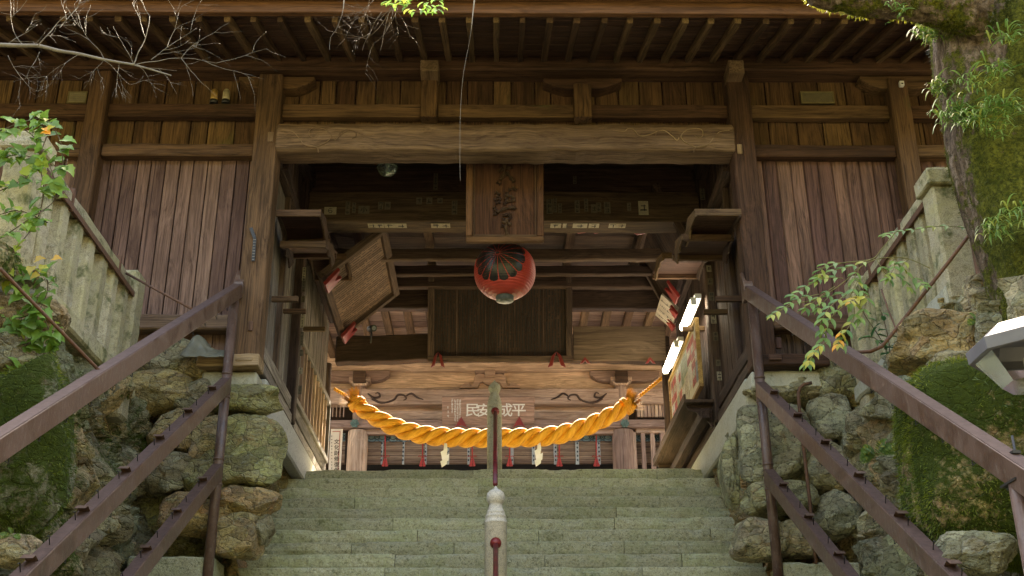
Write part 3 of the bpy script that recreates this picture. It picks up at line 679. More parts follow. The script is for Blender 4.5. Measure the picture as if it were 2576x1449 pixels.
# stone bases under the gate: front faces and the cheeks beside the steps
ZB = 3.64
def base(s,x_in,x_out,sd,label,mat):
    B = thing('stone_gate_base',label,'stone base',(s*x_in,11.3,3))
    ph = sd*1.7
    yw = 11.22
    if s<0: rockwall('front_face',mat,sd,(x_in-.02,x_out),(.6,ZB),.018,.8,.6,lambda u,v,h:(-u,yw-h-.03*(ZB-v),v),lambda u,v,h,e: mossn(u,v,h,e,sd,.24),B,depth=.12,flip=True)
    else: rockwall('front_face',mat,sd,(x_in-.02,x_out),(.6,ZB),.018,.85,.66,lambda u,v,h:(u,yw-h-.03*(ZB-v),v),lambda u,v,h,e: mossn(u,v,h,e,sd,.26),B,depth=.12)
    rockwall('cheek_face',mat,sd+3,(yw-.10,14.9),(.6,ZB+.0),.024,.6,.5,lambda u,v,h:(s*(x_in+.03-h*.8),u,v),lambda u,v,h,e: mossn(u,v,h,e,sd,.12),B,depth=.07,flip=(s<0))
    # upper stones outside the post, carrying the boards
    return B
BL = base(-1,2.46,3.6,41,'ochre and green rubble stone base under the left gate post','%s'and ROCK_F)
BR = base(1,2.62,3.75,47,'green grey rubble stone base under the right gate post',ROCK_F)
def slab(lo,hi,mat,parent,name,ax=0,seg=8,jit=.006,bevel=.02):
    mb=MB(); mb.box(lo,hi,ax,seg,jit); return mb.build(name,mat,parent,bevel)
zc0,zc1 = zy(975,10.95), zy(931,10.93)
slab((xa(506,950,10.95),10.96,zc0),(XL-.02,11.3,zc1),CONC,BL,'concrete_block'); slab((XR-.02,10.96,zc0),(xa(2068,950,10.95),11.3,zc1),CONC,BR,'concrete_block')
slab((XL-.14,11.28,ZB-.12),(XL+.02,16.2,3.9),G_CURB,BL,'granite_curb',1); slab((XR-.02,11.28,ZB-.12),(XR+.14,16.2,3.9),G_CURB if 0 else CONC,BR,'granite_curb',1)
# rough rocks piled above the base, outside the posts
def boulder(name,c,s,sd,mat,moss=.2,parent=None,n=28,rough=.13,facet=.85,sq=0,pl=(.68,.98)):
    th_=np.linspace(0,2*np.pi,n*2+1)[:,None]; ph_=np.linspace(-np.pi/2,np.pi/2,n+1)[None,:]
    x=np.cos(ph_)*np.cos(th_); y=np.cos(ph_)*np.sin(th_); zz_=np.sin(ph_)+0*th_
    rs=random.Random(sd); r=np.full(x.shape,9.)
    for k in range(26):
        d=Vector((rs.gauss(0,1),rs.gauss(0,1),rs.gauss(0,1))).normalized(); q=x*d.x+y*d.y+zz_*d.z
        r=np.minimum(r,np.where(q>.2,rs.uniform(*pl)/np.maximum(q,.2),9.))
    r=np.minimum(r,1.12)
    if sq:
        ax_=rs.uniform(-.35,.35); xr,zr=x*math.cos(ax_)-zz_*math.sin(ax_),x*math.sin(ax_)+zz_*math.cos(ax_); r=np.minimum(r,1.)/((np.abs(xr)**sq+np.abs(y)**sq+np.abs(zr)**sq)**(1/sq))*.92
    r=r*facet+(1-facet)+rough*fbm(x*1.9+sd,y*1.9,zz_*1.9,sd,5)+rough*.35*(np.abs(fbm(x*4+sd,y*4,zz_*4,sd+9,4)))
    return gridmesh(name,mat,c[0]+x*r*s[0],c[1]+y*r*s[1],c[2]+zz_*r*s[2],rs.random(),moss+.3*fbm(x*2,y*2,zz_*2,sd+3,3)+.03*zz_,parent)
def pile(B,lst,mat):
    for k,(px,py,Y,sx,sz,sd) in enumerate(lst):
        c=P(px,py,Y=Y); boulder('stone',c,(sx,.28,sz),sd,mat,.18,B,n=40,sq=4,rough=.12)
pile(BL,[(415,905,11.1,.34,.24,3),(400,985,11.05,.42,.26,4),(500,915,11.15,.22,.22,5),(492,1010,11.1,.26,.22,6),(610,1010,11.1,.42,.16,7),(622,1138,11.1,.44,.42,9),(612,1268,11.05,.38,.18,8),(600,1350,10.98,.26,.26,10),(650,1330,11.1,.16,.2,12),(535,1110,11.1,.26,.28,22),(520,1210,11.08,.28,.24,23),(545,1310,11.04,.24,.22,24),(450,1090,11.1,.3,.26,25),(430,1190,11.05,.28,.26,26),(470,1290,11.,.28,.24,27)],ROCK_F)
pile(BR,[(2095,945,11.1,.24,.34,13),(2180,970,11.1,.28,.3,14),(1990,990,11.18,.46,.15,15),(1945,1120,11.1,.46,.44,16),(1960,1258,11.08,.42,.19,17),(2085,1060,11.1,.26,.28,18),(1910,1360,11.0,.28,.22,19),(2010,1360,11.05,.24,.22,20),(2080,1180,11.1,.28,.3,28),(2100,1300,11.05,.26,.26,29),(2170,1110,11.0,.3,.3,30),(1835,1190,11.3,.10,.4,21)],ROCK_R)
rockwall('upper_face',ROCK_F,53,(2.95,4.2),(3.45,4.16),.022,.5,.4,lambda u,v,h:(-u,11.2-h,v),lambda u,v,h,e: mossn(u,v,h,e,5,.22),BL,flip=True)
rockwall('upper_face',ROCK_R,57,(3.05,4.3),(3.45,4.12),.022,.5,.4,lambda u,v,h:(u,11.2-h,v),lambda u,v,h,e: mossn(u,v,h,e,9,.22),BR)
# low foot blocks beside the steps
slab((-3.35,10.75,1.2),(STX0-.06,11.2,zy(1396,10.75)),G_STEP,BL,'foot_block',0,8,.008,.02); slab((STX1-.05,10.75,1.2),(3.35,11.2,zy(1417,10.75)),G_STEP,BR,'foot_block',0,8,.008,.02)
# big moss covered rocks low in the corners of the walls
mr = boulder('mossy_boulder',P(2545,1165,Y=7.3),(.72,.45,.66),72,ROCK_R,.70,None,n=80,rough=.13,facet=.85,sq=7,pl=(.86,1.1)); tag(mr,'large boulder thickly covered in green moss below the garden lamp','boulder')
ml = boulder('mossy_boulder',P(20,1150,Y=7.5),(.42,.4,.70),75,ROCK_L,.62,None,n=50,rough=.14,facet=.7,sq=4); tag(ml,'moss covered boulder at the foot of the left wall behind the steel rails','boulder')
for px,py,Y,s,sd,lab in ((2370,880,7.9,.42,81,'rough green rock under the concrete footing of the right fence'),(2420,950,7.6,.28,82,'flat grey rock lying on top of the mossy boulder'),(2450,1400,6.9,.26,83,'grey rock with lichen at the foot of the mossy boulder'),(60,800,7.7,.33,84,'pale rock below the vine on the left fence corner'),(15,905,7.6,.34,85,'grey rock resting above the moss covered boulder'),(20,1385,7.2,.2,86,'dark rock at the lower left corner beneath the rails')):
    b=boulder('rock',P(px,py,Y=Y),(s,s*.8,s*.62),sd,ROCK_R if px>1000 else ROCK_L,.22,None,n=50,rough=.2,sq=4); tag(b,lab,'rock')
# ================================================================== granite fences
def fence(s, ys, xw, label, x_near, cap):
    F=thing('granite_fence',label,'stone fence',(s*xw,9.5,WZ))
    zt=4.62; zb=WZ; h=.17
    y0,y1=ys
    # base kerb
    mb=MB(); mb.bar((s*xw,y0-.1,zb+.02),(s*xw,y1+.15,zb+.02),.30,.16,seg=14,jit=.01); mb.build('base_stone',CONC if s>0 else G_BAL,F,.02)
    # coping with pointed top
    pr=[(-.5,-.5),(.5,-.5),(.5,.1),(0,.5),(-.5,.1)]
    mb=MB(); mb.bar((s*xw,y0+.14,zt-h/2),(s*xw,y1-.1,zt-h/2-.02),.19,h,seg=16,jit=.004,prof=pr); mb.build('coping',G_BAL,F,.008)
    # the rusty angle iron below it
    mb=MB(); mb.bar((s*(xw-.10),y0,zt-h-.02),(s*(xw-.10),y1-.12,zt-h-.04),.016,.05); mb.bar((s*(xw-.08),y0,zt-h-.012),(s*(xw-.08),y1-.12,zt-h-.032),.05,.012); 
    for yy in (y0+.72,y1-.62): mb.box((s*xw-.105,yy,zt-h-.06),(s*xw+.105,yy+.035,zt-.03),ax=2)
    mb.build('angle_iron',RUST,F)
    # posts
    n=7
    for k in range(n):
        yy=y0+.36+(y1-y0-.62)*k/(n-1); mb=MB()
        mb.bar((s*xw,yy,zb+.08),(s*xw+random.uniform(-.006,.006),yy+random.uniform(-.012,.012),zt-h-.015),.16,.16,(0,1,0),8,.004); mb.build('fence_post',G_BAL,F,.018)
    # near corner post with low pyramid cap, and end post
    zn=zt+.02
    mb=MB(); mb.bar((s*xw,y0,zb-.02),(s*xw,y0,zn-.17),.24,.24,(0,1,0),10,.004); cp=mb.build('corner_post',G_BAL,F,.02)
    mb=MB(); mb.bar((s*xw,y0,zn-.17),(s*xw,y0,zn-.03),.31,.31,(0,1,0),3,.004); mb.bar((s*xw,y0,zn-.03),(s*xw,y0,zn+.05),.31,.31,(0,1,0),1,taper=.12); mb.build('cap',G_BAL,cp,.012)
    mb=MB(); mb.bar((s*xw,y1,zb-.3),(s*xw,y1,zt+.06),.25,.25,(0,1,0),10,.006); mb.build('end_post',G_BAL,F,.03)
    # return that runs outwards from the near corner
    xo=s*(xw+3.2)
    mb=MB(); mb.bar((s*(xw+.15),y0,zt-h/2),(xo,y0,zt-h/2),.19,h,seg=14,jit=.004,prof=pr); mb.build('coping',G_BAL,F,.008)
    mb=MB(); mb.bar((s*(xw+.1),y0,zb+.02),(xo,y0,zb+.02),.30,.16,seg=14,jit=.01); mb.build('base_stone',CONC if s>0 else G_BAL,F,.02)
    mb=MB(); mb.bar((s*(xw+.1),y0-.1,zt-h-.02),(xo,y0-.1,zt-h-.02),.016,.05); mb.build('angle_iron',RUST,F)
    for k in range(6):
        x=s*(xw+.5+k*.45); mb=MB(); mb.bar((x,y0,zb+.08),(x,y0,zt-h-.015),.16,.16,(0,1,0),6,.004); mb.build('fence_post',G_BAL,F,.018)
    return F
FL=fence(-1,(7.78,10.42),3.56,'lichen spotted granite post fence overgrown with vine, on the left stone wall',0,0)
FR=fence(1,(8.32,10.55),3.62,'yellowish granite post fence beside the tree, on the right stone wall',0,0)
# ================================================================== stone hand rail in the middle of the steps
hand=thing('centre_handrail','round granite posts joined by a red pipe rail up the middle of the steps','handrail',(-.02,10.8,1.5))
def gpost(tipx,tipy,Y,zf,w,mat):
    t=P(tipx,tipy,Y=Y); r=w/2; H=t.z-zf
    prof=[(r,-H),(r,-.36),(r*1.04,-.355),(r*1.06,-.345),(r*.99,-.335),(r*.93,-.30),(r*.96,-.295),(r*.94,-.285),(r*.80,-.262),(r*.84,-.255),(r*.80,-.245),(r*.62,-.205),(r*.58,-.175),(r*.66,-.165),(r*.80,-.14),(r*.84,-.105),(r*.76,-.07),(r*.5,-.045),(r*.2,-.03),(r*.1,-.01),(.002,0)]
    mb=MB(); mb.lathe(prof,(t.x,Y,t.z),28); return mb.build('stone_post',mat,hand), t
W1=.20
p1,t1=gpost(1247,1222,10.7,1.2,.205,G_NEW); p2,t2=gpost(1244,956,14.12,ZT-.1,.185,G_POST)
def gpx(x,y,Y): return P(x,y,Y=Y)
def rail(a,b,mat,r=.024,name='pipe_rail'):
    mb=MB(); mb.tube([a,b],r,12); return mb.build(name,mat,hand)
REDP=plain('worn_red_pipe',(.20,.016,.018),.35,.4,14,c2=(.07,.012,.012))
s2=P(1246,1035,Y=14.03); top1=Vector((t1.x,10.7+.0,t1.z-.27))
rail(s2,Vector((t1.x,10.72,t1.z-.10+.0)) if 0 else P(1246,1218,Y=10.95),REDP)
s1=P(1247,1366,Y=10.6); dirv=Vector((0,-1,-R0/T_)).normalized(); rail(s1,s1+dirv*3.6,REDP)
for sp,Y in ((s2,14.03),(s1,10.6)):
    mb=MB(); prof=[(.052,0),(.052,.02),(.035,.03),(.03,.05)]; vs=[]
    d=Vector((0,-1,-.25)).normalized(); e1=d.orthogonal().normalized(); e2=d.cross(e1); c=Vector((sp.x,Y+.0,sp.z)); nn=20
    for rr,zz_ in [(.002,.0)]+prof+[(.002,.05)]:
        for k in range(nn): vs.append(c+d*zz_+(e1*math.cos(6.2832*k/nn)+e2*math.sin(6.2832*k/nn))*rr)
    m=len(vs)//nn; mb.add(vs,[(i*nn+k,i*nn+(k+1)%nn,(i+1)*nn+(k+1)%nn,(i+1)*nn+k) for i in range(m-1) for k in range(nn)],smooth=True); mb.build('socket',RED,hand)
mb=MB(); mb.bar(s1+dirv*3.5+Vector((0,0,-1.1)),s1+dirv*3.5+Vector((0,0,.1)),.2,.2,(0,1,0),prof=RND,smooth=True); mb.build('stone_post',G_NEW,hand)
# ================================================================== brown steel lantern frames
def frame(s, label, x0, tops, name='steel_rail_frame'):
    yF=10.75
    Fm=thing(name,label,'steel frame',(x0,yF,1.7))
    ends=[]
    zs=[P(*t,Y=yF).z for t in tops]
    sl=.615
    ynear=3.9
    for i,zt in enumerate(zs):
        L=yF-ynear
        a=Vector((x0,yF+(.10 if i==0 else 0),zt+(.06 if i==0 else 0))); b=Vector((x0,ynear,zt-sl*L))
        mb=MB(); mb.bar(a,b,.095,.135,(0,0,1),1); rl=mb.build('rail',STEEL,Fm,.005)
        ax=(b-a).normalized(); upn=Vector((0,-ax.z*-1,0)); upn=Vector((1,0,0)).cross(ax).normalized(); upn = upn if upn.z>0 else -upn
        mb=MB(); mb.bar(a+upn*.0695,b+upn*.0695,.088,.003,upn); mb.build('top_plate',STEEL_T,rl)
        if i==0:
            q=[a+Vector((-.047,.002,-.06)),a+Vector((-.047,.002,.10)),a+Vector((-.047,.10,.27)),a+Vector((-.047,.14,.27)),a+Vector((-.047,.14,-.06))]
            mb=MB(); mb.prism(q,(.094,0,0)); mb.build('end_plate',STEEL,rl,.003)
        # wire hooks below, folded clips and pins on top
        n=int((b-a).length/.42); w=.028; p0=a+Vector((0,0,-.08)); q0=a+upn*.071; e=ax
        mb=MB(); mb.tube([p0+Vector((0,-w,.02)),p0+Vector((0,-w,-.05)),p0+Vector((0,w,-.05)),p0+Vector((0,w,-.02))],.0035,5); mh=mb.mesh('wire_hook',BLK)
        mc=MB(); mc.prism([q0+e*u_+upn*v_+Vector((-.035,0,0)) for u_,v_ in ((-.05,0),(-.015,.05),(.04,.05),(.035,.046),(-.012,.044),(-.045,0))],(.07,0,0)); mcl=mc.mesh('clip',STEEL)
        mb=MB(); mb.tube([q0,q0+upn*.055,q0+e*.03+upn*.06],.0035,5); mp=mb.mesh('pin',BLK)
        def put(nm,me,d):
            o=lk(bpy.data.objects.new(nm,me)); o.parent=rl; o.location=d
        for k in range(1,n):
            put('wire_hook',mh,(b-a)*(k/n)+Vector((0,0,random.uniform(-.01,.01))))
            if i>0:
                if k%2: put('clip',mcl,(b-a)*((k+.35)/n))
                put('pin',mp,(b-a)*((k+.35)/n)+e*.12)
    mb=MB(); mb.tube([(x0,yF,1.2),(x0,yF,zs[0]-.03)],.048,16); pst=mb.build('post',STEEL,Fm)
    mb=MB()
    for zz_ in (zs[1]+.10,zs[1]-.14,zs[2]+.10,zs[2]-.14): mb.tube([(x0,yF,zz_),(x0,yF,zz_+.022)],.053,16)
    mb.build('collar',STEEL,pst)
    mb=MB(); mb.box((x0-.2,yF-.16,1.72),(x0+.22,yF+.16,1.735)); mb.build('foot_plate',STEEL,Fm,.003)
    yn=5.62; zz_=zs[0]-sl*(yF-yn)-.05; mb=MB(); mb.tube([(x0,yn,-1.6),(x0,yn,zz_)],.05,16); mb.build('post',STEEL,Fm)
    mb=MB(); mb.box((x0-.055,yn-.09,zz_-.012),(x0+.055,yn+.09,zz_+.0)); mb.tube([(x0+.02,yn+.02,zz_),(x0+.02,yn+.02,zz_+.24)],.007,8); mb.box((x0-.0,yn+.0,zz_+.145),(x0+.04,yn+.04,zz_+.16)); mb.build('bolt_plate',BLK,Fm)
    return Fm
SFL=frame(-1,'brown painted steel rail frame with three sloping rails, left of the steps',P(556,1100,Y=10.75).x,[(590,735),(574,968),(553,1185)])
SFR=frame(1,'brown painted steel rail frame with three sloping rails and hooks, right of the steps',P(1925,1100,Y=10.75).x,[(1888,740),(1912,978),(1937,1198)])
# ================================================================== the main hall behind
YH = 23.0
hall = thing('main_hall','warm brown timber main hall with round columns and blinds, seen through the gate','building',(0,YH,ZT))
def hx(x,y,Y=YH): return P(x,y,Y=Y).x
def hz(y,Y=YH): return P(1250,y,Y=Y).z
def hb(name,mb,mat=W_HL,bevel=.01,parent=None): return mb.build(name,mat,parent or hall,bevel)
def pb(x0,x1,y0,y1,Y,d,ax=0,seg=4,jit=.004,mb=None):
    mb=mb or MB(); a=P(x0,y1,Y=Y); b=P(x1,y0,Y=Y); mb.box((a.x,Y,a.z),(b.x,Y+d,b.z),ax,seg,jit); return mb
for x0,x1 in ((869,921),(1544,1600)):
    xc=hx((x0+x1)/2,1150); w=hx(x1,1150)-hx(x0,1150)
    mb=MB(); mb.bar((xc,YH+.2,ZT),(xc,YH+.2,hz(1078)),w,w,(0,1,0),6,.003,prof=RND,smooth=True); c=hb('column',mb)
    mb=MB(); mb.bar((xc,YH+.2,hz(1078)),(xc,YH+.2,hz(966)),w*.62,w*.62,(0,1,0),6,.003,prof=RND,smooth=True); hb('shaft',mb,parent=c)
    mb=MB(); zb_0=hz(966); mb.bar((xc,YH+.2,zb_0),(xc,YH+.2,zb_0+.07),w*.62,w*.62,(0,1,0),taper=1.35); mb.box((xc-.22,YH-.02,zb_0+.07),(xc+.22,YH+.42,zb_0+.16)); hb('bearing_block',mb,parent=c)
    mb=MB(); pts=[(x0-60,932),(x1+60,932),(x1+58,944),(x1+40,955),(x1+22,958),(x0-22,958),(x0-40,955),(x0-58,944)]
    mb.prism([P(a,b,Y=YH+.1) for a,b in pts],(0,.2,0),gax=(1,0,0)); hb('bracket_arm',mb,parent=c)
    mb=MB(); mb.box((xc-.13,YH-.1,hz(962)),(xc+.13,YH+.15,hz(936))); hb('beam_nose',mb,W_RF,parent=c)
# beams and boards, from the top down
for x0,x1,y0,y1,Y,d,nm in ((700,1800,700,932,YH+.15,.2,'wall_plate'),(700,1800,932,980,YH+.3,.06,'frieze_board'),(700,1800,977,1017,YH+.08,.24,'tie_beam'),(921,1548,1017,1056,YH+.3,.06,'panel'),(700,1800,1055,1076,YH-.02,.2,'lower_rail'),(921,1548,1076,1092,YH+.1,.15,'lintel'),
    (780,869,1017,1048,YH+.4,.05,'window_back'),(1600,1720,1000,1050,YH+.4,.05,'window_back'),(1600,1720,1075,1088,YH+.08,.2,'window_rail')):
    hb(nm,pb(x0,x1,y0,y1,Y,d,seg=16),W_HL if nm!='window_back' else W_IN)
for x0,x1,y0,y1 in ((780,869,1000,1048),(1603,1720,1003,1048)):
    x=x0
    while x<x1:
        hb('window_bar',pb(x,x+4.6,y0,y1,YH+.15,.05,ax=2,seg=1,jit=0),bevel=0); x+=9.2
# carved scrolls on the tie beam
def scroll(pl,mirror=False):
    pl=[[((2451-a) if mirror else a,b) for a,b in l] for l in pl]; return curl(pl,YH+.075,hall,W_IN,rad=.022)
SP=[[(925,990),(940,1000),(955,998),(952,988),(944,990)],[(935,1004),(960,1014),(990,1006),(1000,994),(1015,994),(1022,1002),(1015,1007)],[(1022,996),(1035,990),(1050,1000),(1065,1005)],[(930,995),(950,1010),(970,1012)]]
scroll(SP); scroll(SP,True)
# frog-leg strut
kp=[(755,350),(760,325),(790,312),(830,285),(870,282),(892,300),(885,325),(915,312),(935,275),(935,230),(960,185),(1010,165),(1060,175),(1085,205)]
kp=kp+[(2274-a,b) for a,b in reversed(kp)]+[(1300,350),(1270,290),(1230,270),(1190,300),(1137,320),(1085,300),(1045,270),(1005,290),(985,350)]
mb=MB(); mb.prism([P(1006+a*.19905,905.6+b*.19905,Y=YH+.2) for a,b in kp],(0,.09,0),gax=(1,0,0)); hb('frog_leg_strut',mb,W_HL,.006)
mb=pb(1219,1246,929,947,YH+.12,.2); hb('bearing_block',mb)
mb=MB(); mb.prism([P(a,b,Y=YH+.16) for a,b in ((1193,929),(1272,929),(1268,938),(1196,938))],(0,.14,0)); hb('bracket_arm',mb)
# blinds with blue-green patterned head band, patterned strips and tassels
BLIND=wood('blind_bamboo',(.14,.085,.05),(.24,.155,.10),(.30,.21,.14),w=.3,bump=.8)
BAND=plain('blind_band_cloth',(.17,.25,.25),.8,.2,9); BDK=plain('blind_band_ink',(.03,.045,.05),.8); BLT=plain('strip_cloth',(.36,.36,.32),.8,.15,30)
for x0,x1 in ((700,869),(921,1545),(1600,1800)):
    mb=MB(); a=P(x0,1167,Y=YH+.3); b=P(x1,1108,Y=YH+.3); nz=26
    for k in range(nz):
        zz0=a.z+(b.z-a.z)*k/nz; mb.box((a.x,YH+.3,zz0),(b.x,YH+.318,zz0+(b.z-a.z)/nz-.004))
    hb('blind',mb,BLIND,0)
    hb('blind_rod',pb(x0,x1,1164,1168,YH+.27,.03),W_RF,.003)
    band=hb('patterned_band',pb(x0,x1,1090,1110,YH+.27,.02),BAND,0)
    mb=MB(); x=x0+14
    while x<x1-10:
        c=P(x,1100,Y=YH+.262)
        for rr in (.115,.055):
            pts=[]
            for k in range(25):
                t=2*math.pi*k/24; q=rr*(1+.22*abs(math.cos(2*t))); pts.append(c+Vector((q*1.15*math.cos(t),0,q*.72*math.sin(t))))
            mb.tube(pts,.007,4)
        c=P(x+13.5,1100,Y=YH+.262); mb.tube([c+Vector((-.05,0,.06)),c+Vector((0,0,0)),c+Vector((.05,0,-.06))],.006,4); mb.tube([c+Vector((.05,0,.06)),c,c+Vector((-.05,0,-.06))],.006,4)
        x+=27
    mb.build('pattern',BDK,band)
for x in (961,1015,1071,1127,1179,1288,1342,1397,1452,1506):
    mb=pb(x-3.5,x+3.5,1110,1168,YH+.265,.015,ax=2); st=hb('patterned_strip',mb,BLT,0)
    mb=MB(); c0=P(x,1110,Y=YH+.262)
    for k in range(5):
        c=c0-Vector((0,0,.045+k*.088)); mb.add([c+Vector((0,0,.03)),c+Vector((-.02,0,0)),c+Vector((0,0,-.03)),c+Vector((.02,0,0))],[(0,1,2,3)])
    mb.build('pattern',BDK,st)
for x in (969,1063,1188,1282,1407,1500):
    t=P(x,1095,Y=YH+.2); b=P(x,1152,Y=YH+.2); mb=MB(); mb.tube([t,b],.014,6); cd_=mb.build('blind_cord',REDC,hall)
    mb=MB(); mb.tube([b+Vector((-.09,0,.03)),b+Vector((-.05,0,.045)),b,b+Vector((.05,0,.045)),b+Vector((.09,0,.03))],.009,5); mb.build('bow',REDC,cd_)
    for d in (-.035,.035):
        mb=MB(); mb.bar(b+Vector((d,0,-.17)),b+Vector((d*.4,0,-.01)),.065,.065,(0,1,0),4,.004,prof=RND,taper=.4); mb.build('tassel',REDC,cd_)
for x in (1597,1620,1644,1669,1692): hb('window_post',pb(x-2.3,x+2.3,1087,1200,YH+.1,.08,ax=2),bevel=.004)
for x0,x1 in ((826,869),): pass
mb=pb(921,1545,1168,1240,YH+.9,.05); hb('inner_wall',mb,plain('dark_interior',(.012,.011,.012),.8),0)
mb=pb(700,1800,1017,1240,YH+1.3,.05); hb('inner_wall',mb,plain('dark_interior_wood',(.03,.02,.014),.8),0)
for x in (880,921-12): pass
# little green metal flower bosses on the rail
BOSS=plain('verdigris',(.13,.20,.15),.6,.3,20,metal=.3)
for x in (892,1572):
    c=P(x,1065,Y=YH-.05); mb=MB()
    for k in range(6):
        a=k*math.pi/3; mb.bar(c+Vector((.055*math.cos(a),-.02,.055*math.sin(a))),c+Vector((.055*math.cos(a),.03,.055*math.sin(a))),.07,.07,prof=RND)
    mb.bar(c+Vector((0,-.035,0)),c+Vector((0,.03,0)),.05,.05,prof=RND); hb('flower_boss',mb,BOSS,0)
# projecting eave: joists seen from below
ze=hz(779,20.6)
mb=MB(); mb.box((-8,20.5,ze-.0),(8,20.62,ze+.17),0,30,.005); hb('eave_fascia',mb,W_RF)
k=0
x=-6.
while x<6:
    mb=MB(); mb.bar((x,20.6,ze+.06),(x,23.2,ze+.02),.14,.15,seg=3,jit=.004); hb('eave_joist',mb,W_RF); x+=.43
mb=MB(); yy=20.62
while yy<23.2: mb.box((-8,yy,ze+.15+random.uniform(0,.01)),(8,yy+.31,ze+.18)); yy+=.325
hb('eave_board',mb,W_HL,0)
mb=MB(); mb.prism([(-9,y_,z_) for y_,z_ in ((20.4,ze+.2),(20.4,ze+.32),(27,ze+3.2),(34,ze+.4),(34,ze+.2))],(18,0,0)); hb('roof',mb,plain('hall_roof',(.09,.085,.08),.8),0)
mb=MB(); mb.box((-9,23.4,ZT),(9,23.45,ze+.3)); 
for x0_,x1_ in ((-9,hx(780,1100)),(hx(1720,1100),9)):
    m2=MB(); m2.box((x0_,23.3,ZT),(x1_,23.4,ze+.2)); hb('side_wall',m2,W_HL,0)
# name board with white calligraphy
sb=thing('calligraphy_board','brown signboard with four white brushed characters on the hall tie beam, behind the rope','sign',tuple(P(1228,1068,Y=YH-.1)))
def frame_pts(x0,x1,y0,y1,Y,lean):
    bl=P(x0,y1,Y=Y); br=P(x1,y1,Y=Y); tl=P(x0,y0,Y=Y-lean); tr=P(x1,y0,Y=Y-lean); return bl,br,tl,tr
bl,br,tl,tr=frame_pts(1112,1344,998,1068,YH-.05,.32)
br=bl+Vector((br.x-bl.x,0,0)); tr=tl+Vector((br.x-bl.x,0,0)); 
ex=(br-bl).normalized(); ey=(tl-bl).normalized(); nn=ex.cross(ey)
mb=MB(); mb.prism([bl,br,tr,tl],-nn*.04,gax=ex); bd=mb.build('board',wood('wood_sign',(.15,.08,.055),(.24,.14,.10),(.33,.22,.17),w=.35,bump=.3),sb,.004)
Wd=(br-bl).length; Hd=(tl-bl).length
def on(u,v,d=.004): return bl+ex*(u*Wd)+ey*(v*Hd)+nn*d
mb=MB()
if 0: pass
for ch,u in (('民',.33),('安',.455),('国',.60) if 0 else ('成',.685),('平',.83)): glyph(mb,ch,on(u,.52),ex,ey,Hd*.50,0,1.05)
for c_,(u,n_,top) in enumerate(((.195,11,.90),(.168,13,.92),(.142,13,.90),(.11,8,.92))):
    for k in range(n_): marks(mb,on(u,top-.03-k*.062),ex,ey,Hd*.075,0)
for k in range(3): marks(mb,on(.065,.62-k*.16),ex,ey,Hd*.085,0)
mb.build('lettering',WINK,bd)
for u in (.208,.835):
    c=on(u,-.0,.05); mb=MB(); mb.prism([c+ex*-.13+ey*-.04,c+ex*-.05+ey*-.0,c+ex*0+ey*.01,c+ex*.05,c+ex*.13+ey*-.04,c+ey*.19],nn*.04); mb.build('foot_bracket',RED,sb,.004)
# white banner sign on the left
bn=thing('vertical_banner','white vertical notice banner with black characters and red border line, behind the left round post','banner',tuple(P(846,1178,Y=18.5)))
a=P(826,1185,Y=18.5); b=P(862,1079,Y=18.5); zlow=ZT; mb=MB(); mb.box((a.x,18.5,zlow+.1),(b.x,18.52,b.z)); pn=mb.build('panel',PAPERW,bn)
mb=MB()
for lo,hi in (((b.x-.045,18.497,zlow+.15),(b.x-.035,18.4985,b.z-.04)),((a.x+.03,18.497,b.z-.05),(b.x-.045,18.4985,b.z-.04))): mb.box(lo,hi)
mb.build('border_line',REDC,pn)
mb=MB()
for k,ch in enumerate('文化財修復保存'):
    c=P(847,1111+k*14.3,Y=18.495); glyph(mb,ch,c,(1,0,0),(0,0,1),.088)
for k in range(12): marks(mb,P(834.5,1098+k*8,Y=18.495),Vector((1,0,0)),Vector((0,0,1)),.026)
mb.build('lettering',INK,pn)
for xx in (a.x+.01,b.x-.03):
    mb=MB(); mb.box((xx,18.525,ZT-.01),(xx+.03,18.55,b.z-.1)); mb.build('stake',W_RF,bn)
# ================================================================== sacred rope
YR=16.35
rope=thing('straw_rope','thick twisted orange rope hanging in a curve across the gate opening','rope',tuple(P(1240,1100,Y=YR)))
def ropemat():
    m,nt,b=newmat('orange_rope'); g=NG(nt); v=g.attr('grain')
    f=g.noise(g.map(v,(9,45,45)),1,4,.7); c=g.ramp(f,[(.3,(.50,.20,.018)),(.5,(.76,.35,.03)),(.7,(.88,.46,.07))])
    g.i(b,'Base__Color',c); b.inputs['Roughness'].default_value=.75; g.i(b,'Normal',g.bump(f,.3,.006))
    b.inputs['Subsurface Weight'].default_value=.0; return m
ROPE=ropemat(); ROPED=plain('frayed_straw',(.42,.22,.035),.9,.3,40,c2=(.25,.12,.02))
cpts=[(884,1003),(915,1031),(950,1053),(1000,1077),(1060,1093),(1125,1100),(1190,1102),(1250,1102),(1310,1101),(1370,1098),(1430,1088),(1480,1071),(1530,1048),(1565,1029),(1592,1010)]
base_=[P(a,b,Y=YR) for a,b in cpts]; path=[]
for i in range(len(base_)-1):
    p0,p1_,p2_,p3=base_[max(i-1,0)],base_[i],base_[i+1],base_[min(i+2,len(base_)-1)]
    for k in range(12):
        t=k/12; path.append(.5*((2*p1_)+(p2_-p0)*t+(2*p0-5*p1_+4*p2_-p3)*t*t+(3*p1_-p0-3*p2_+p3)*t**3))
path.append(base_[-1])
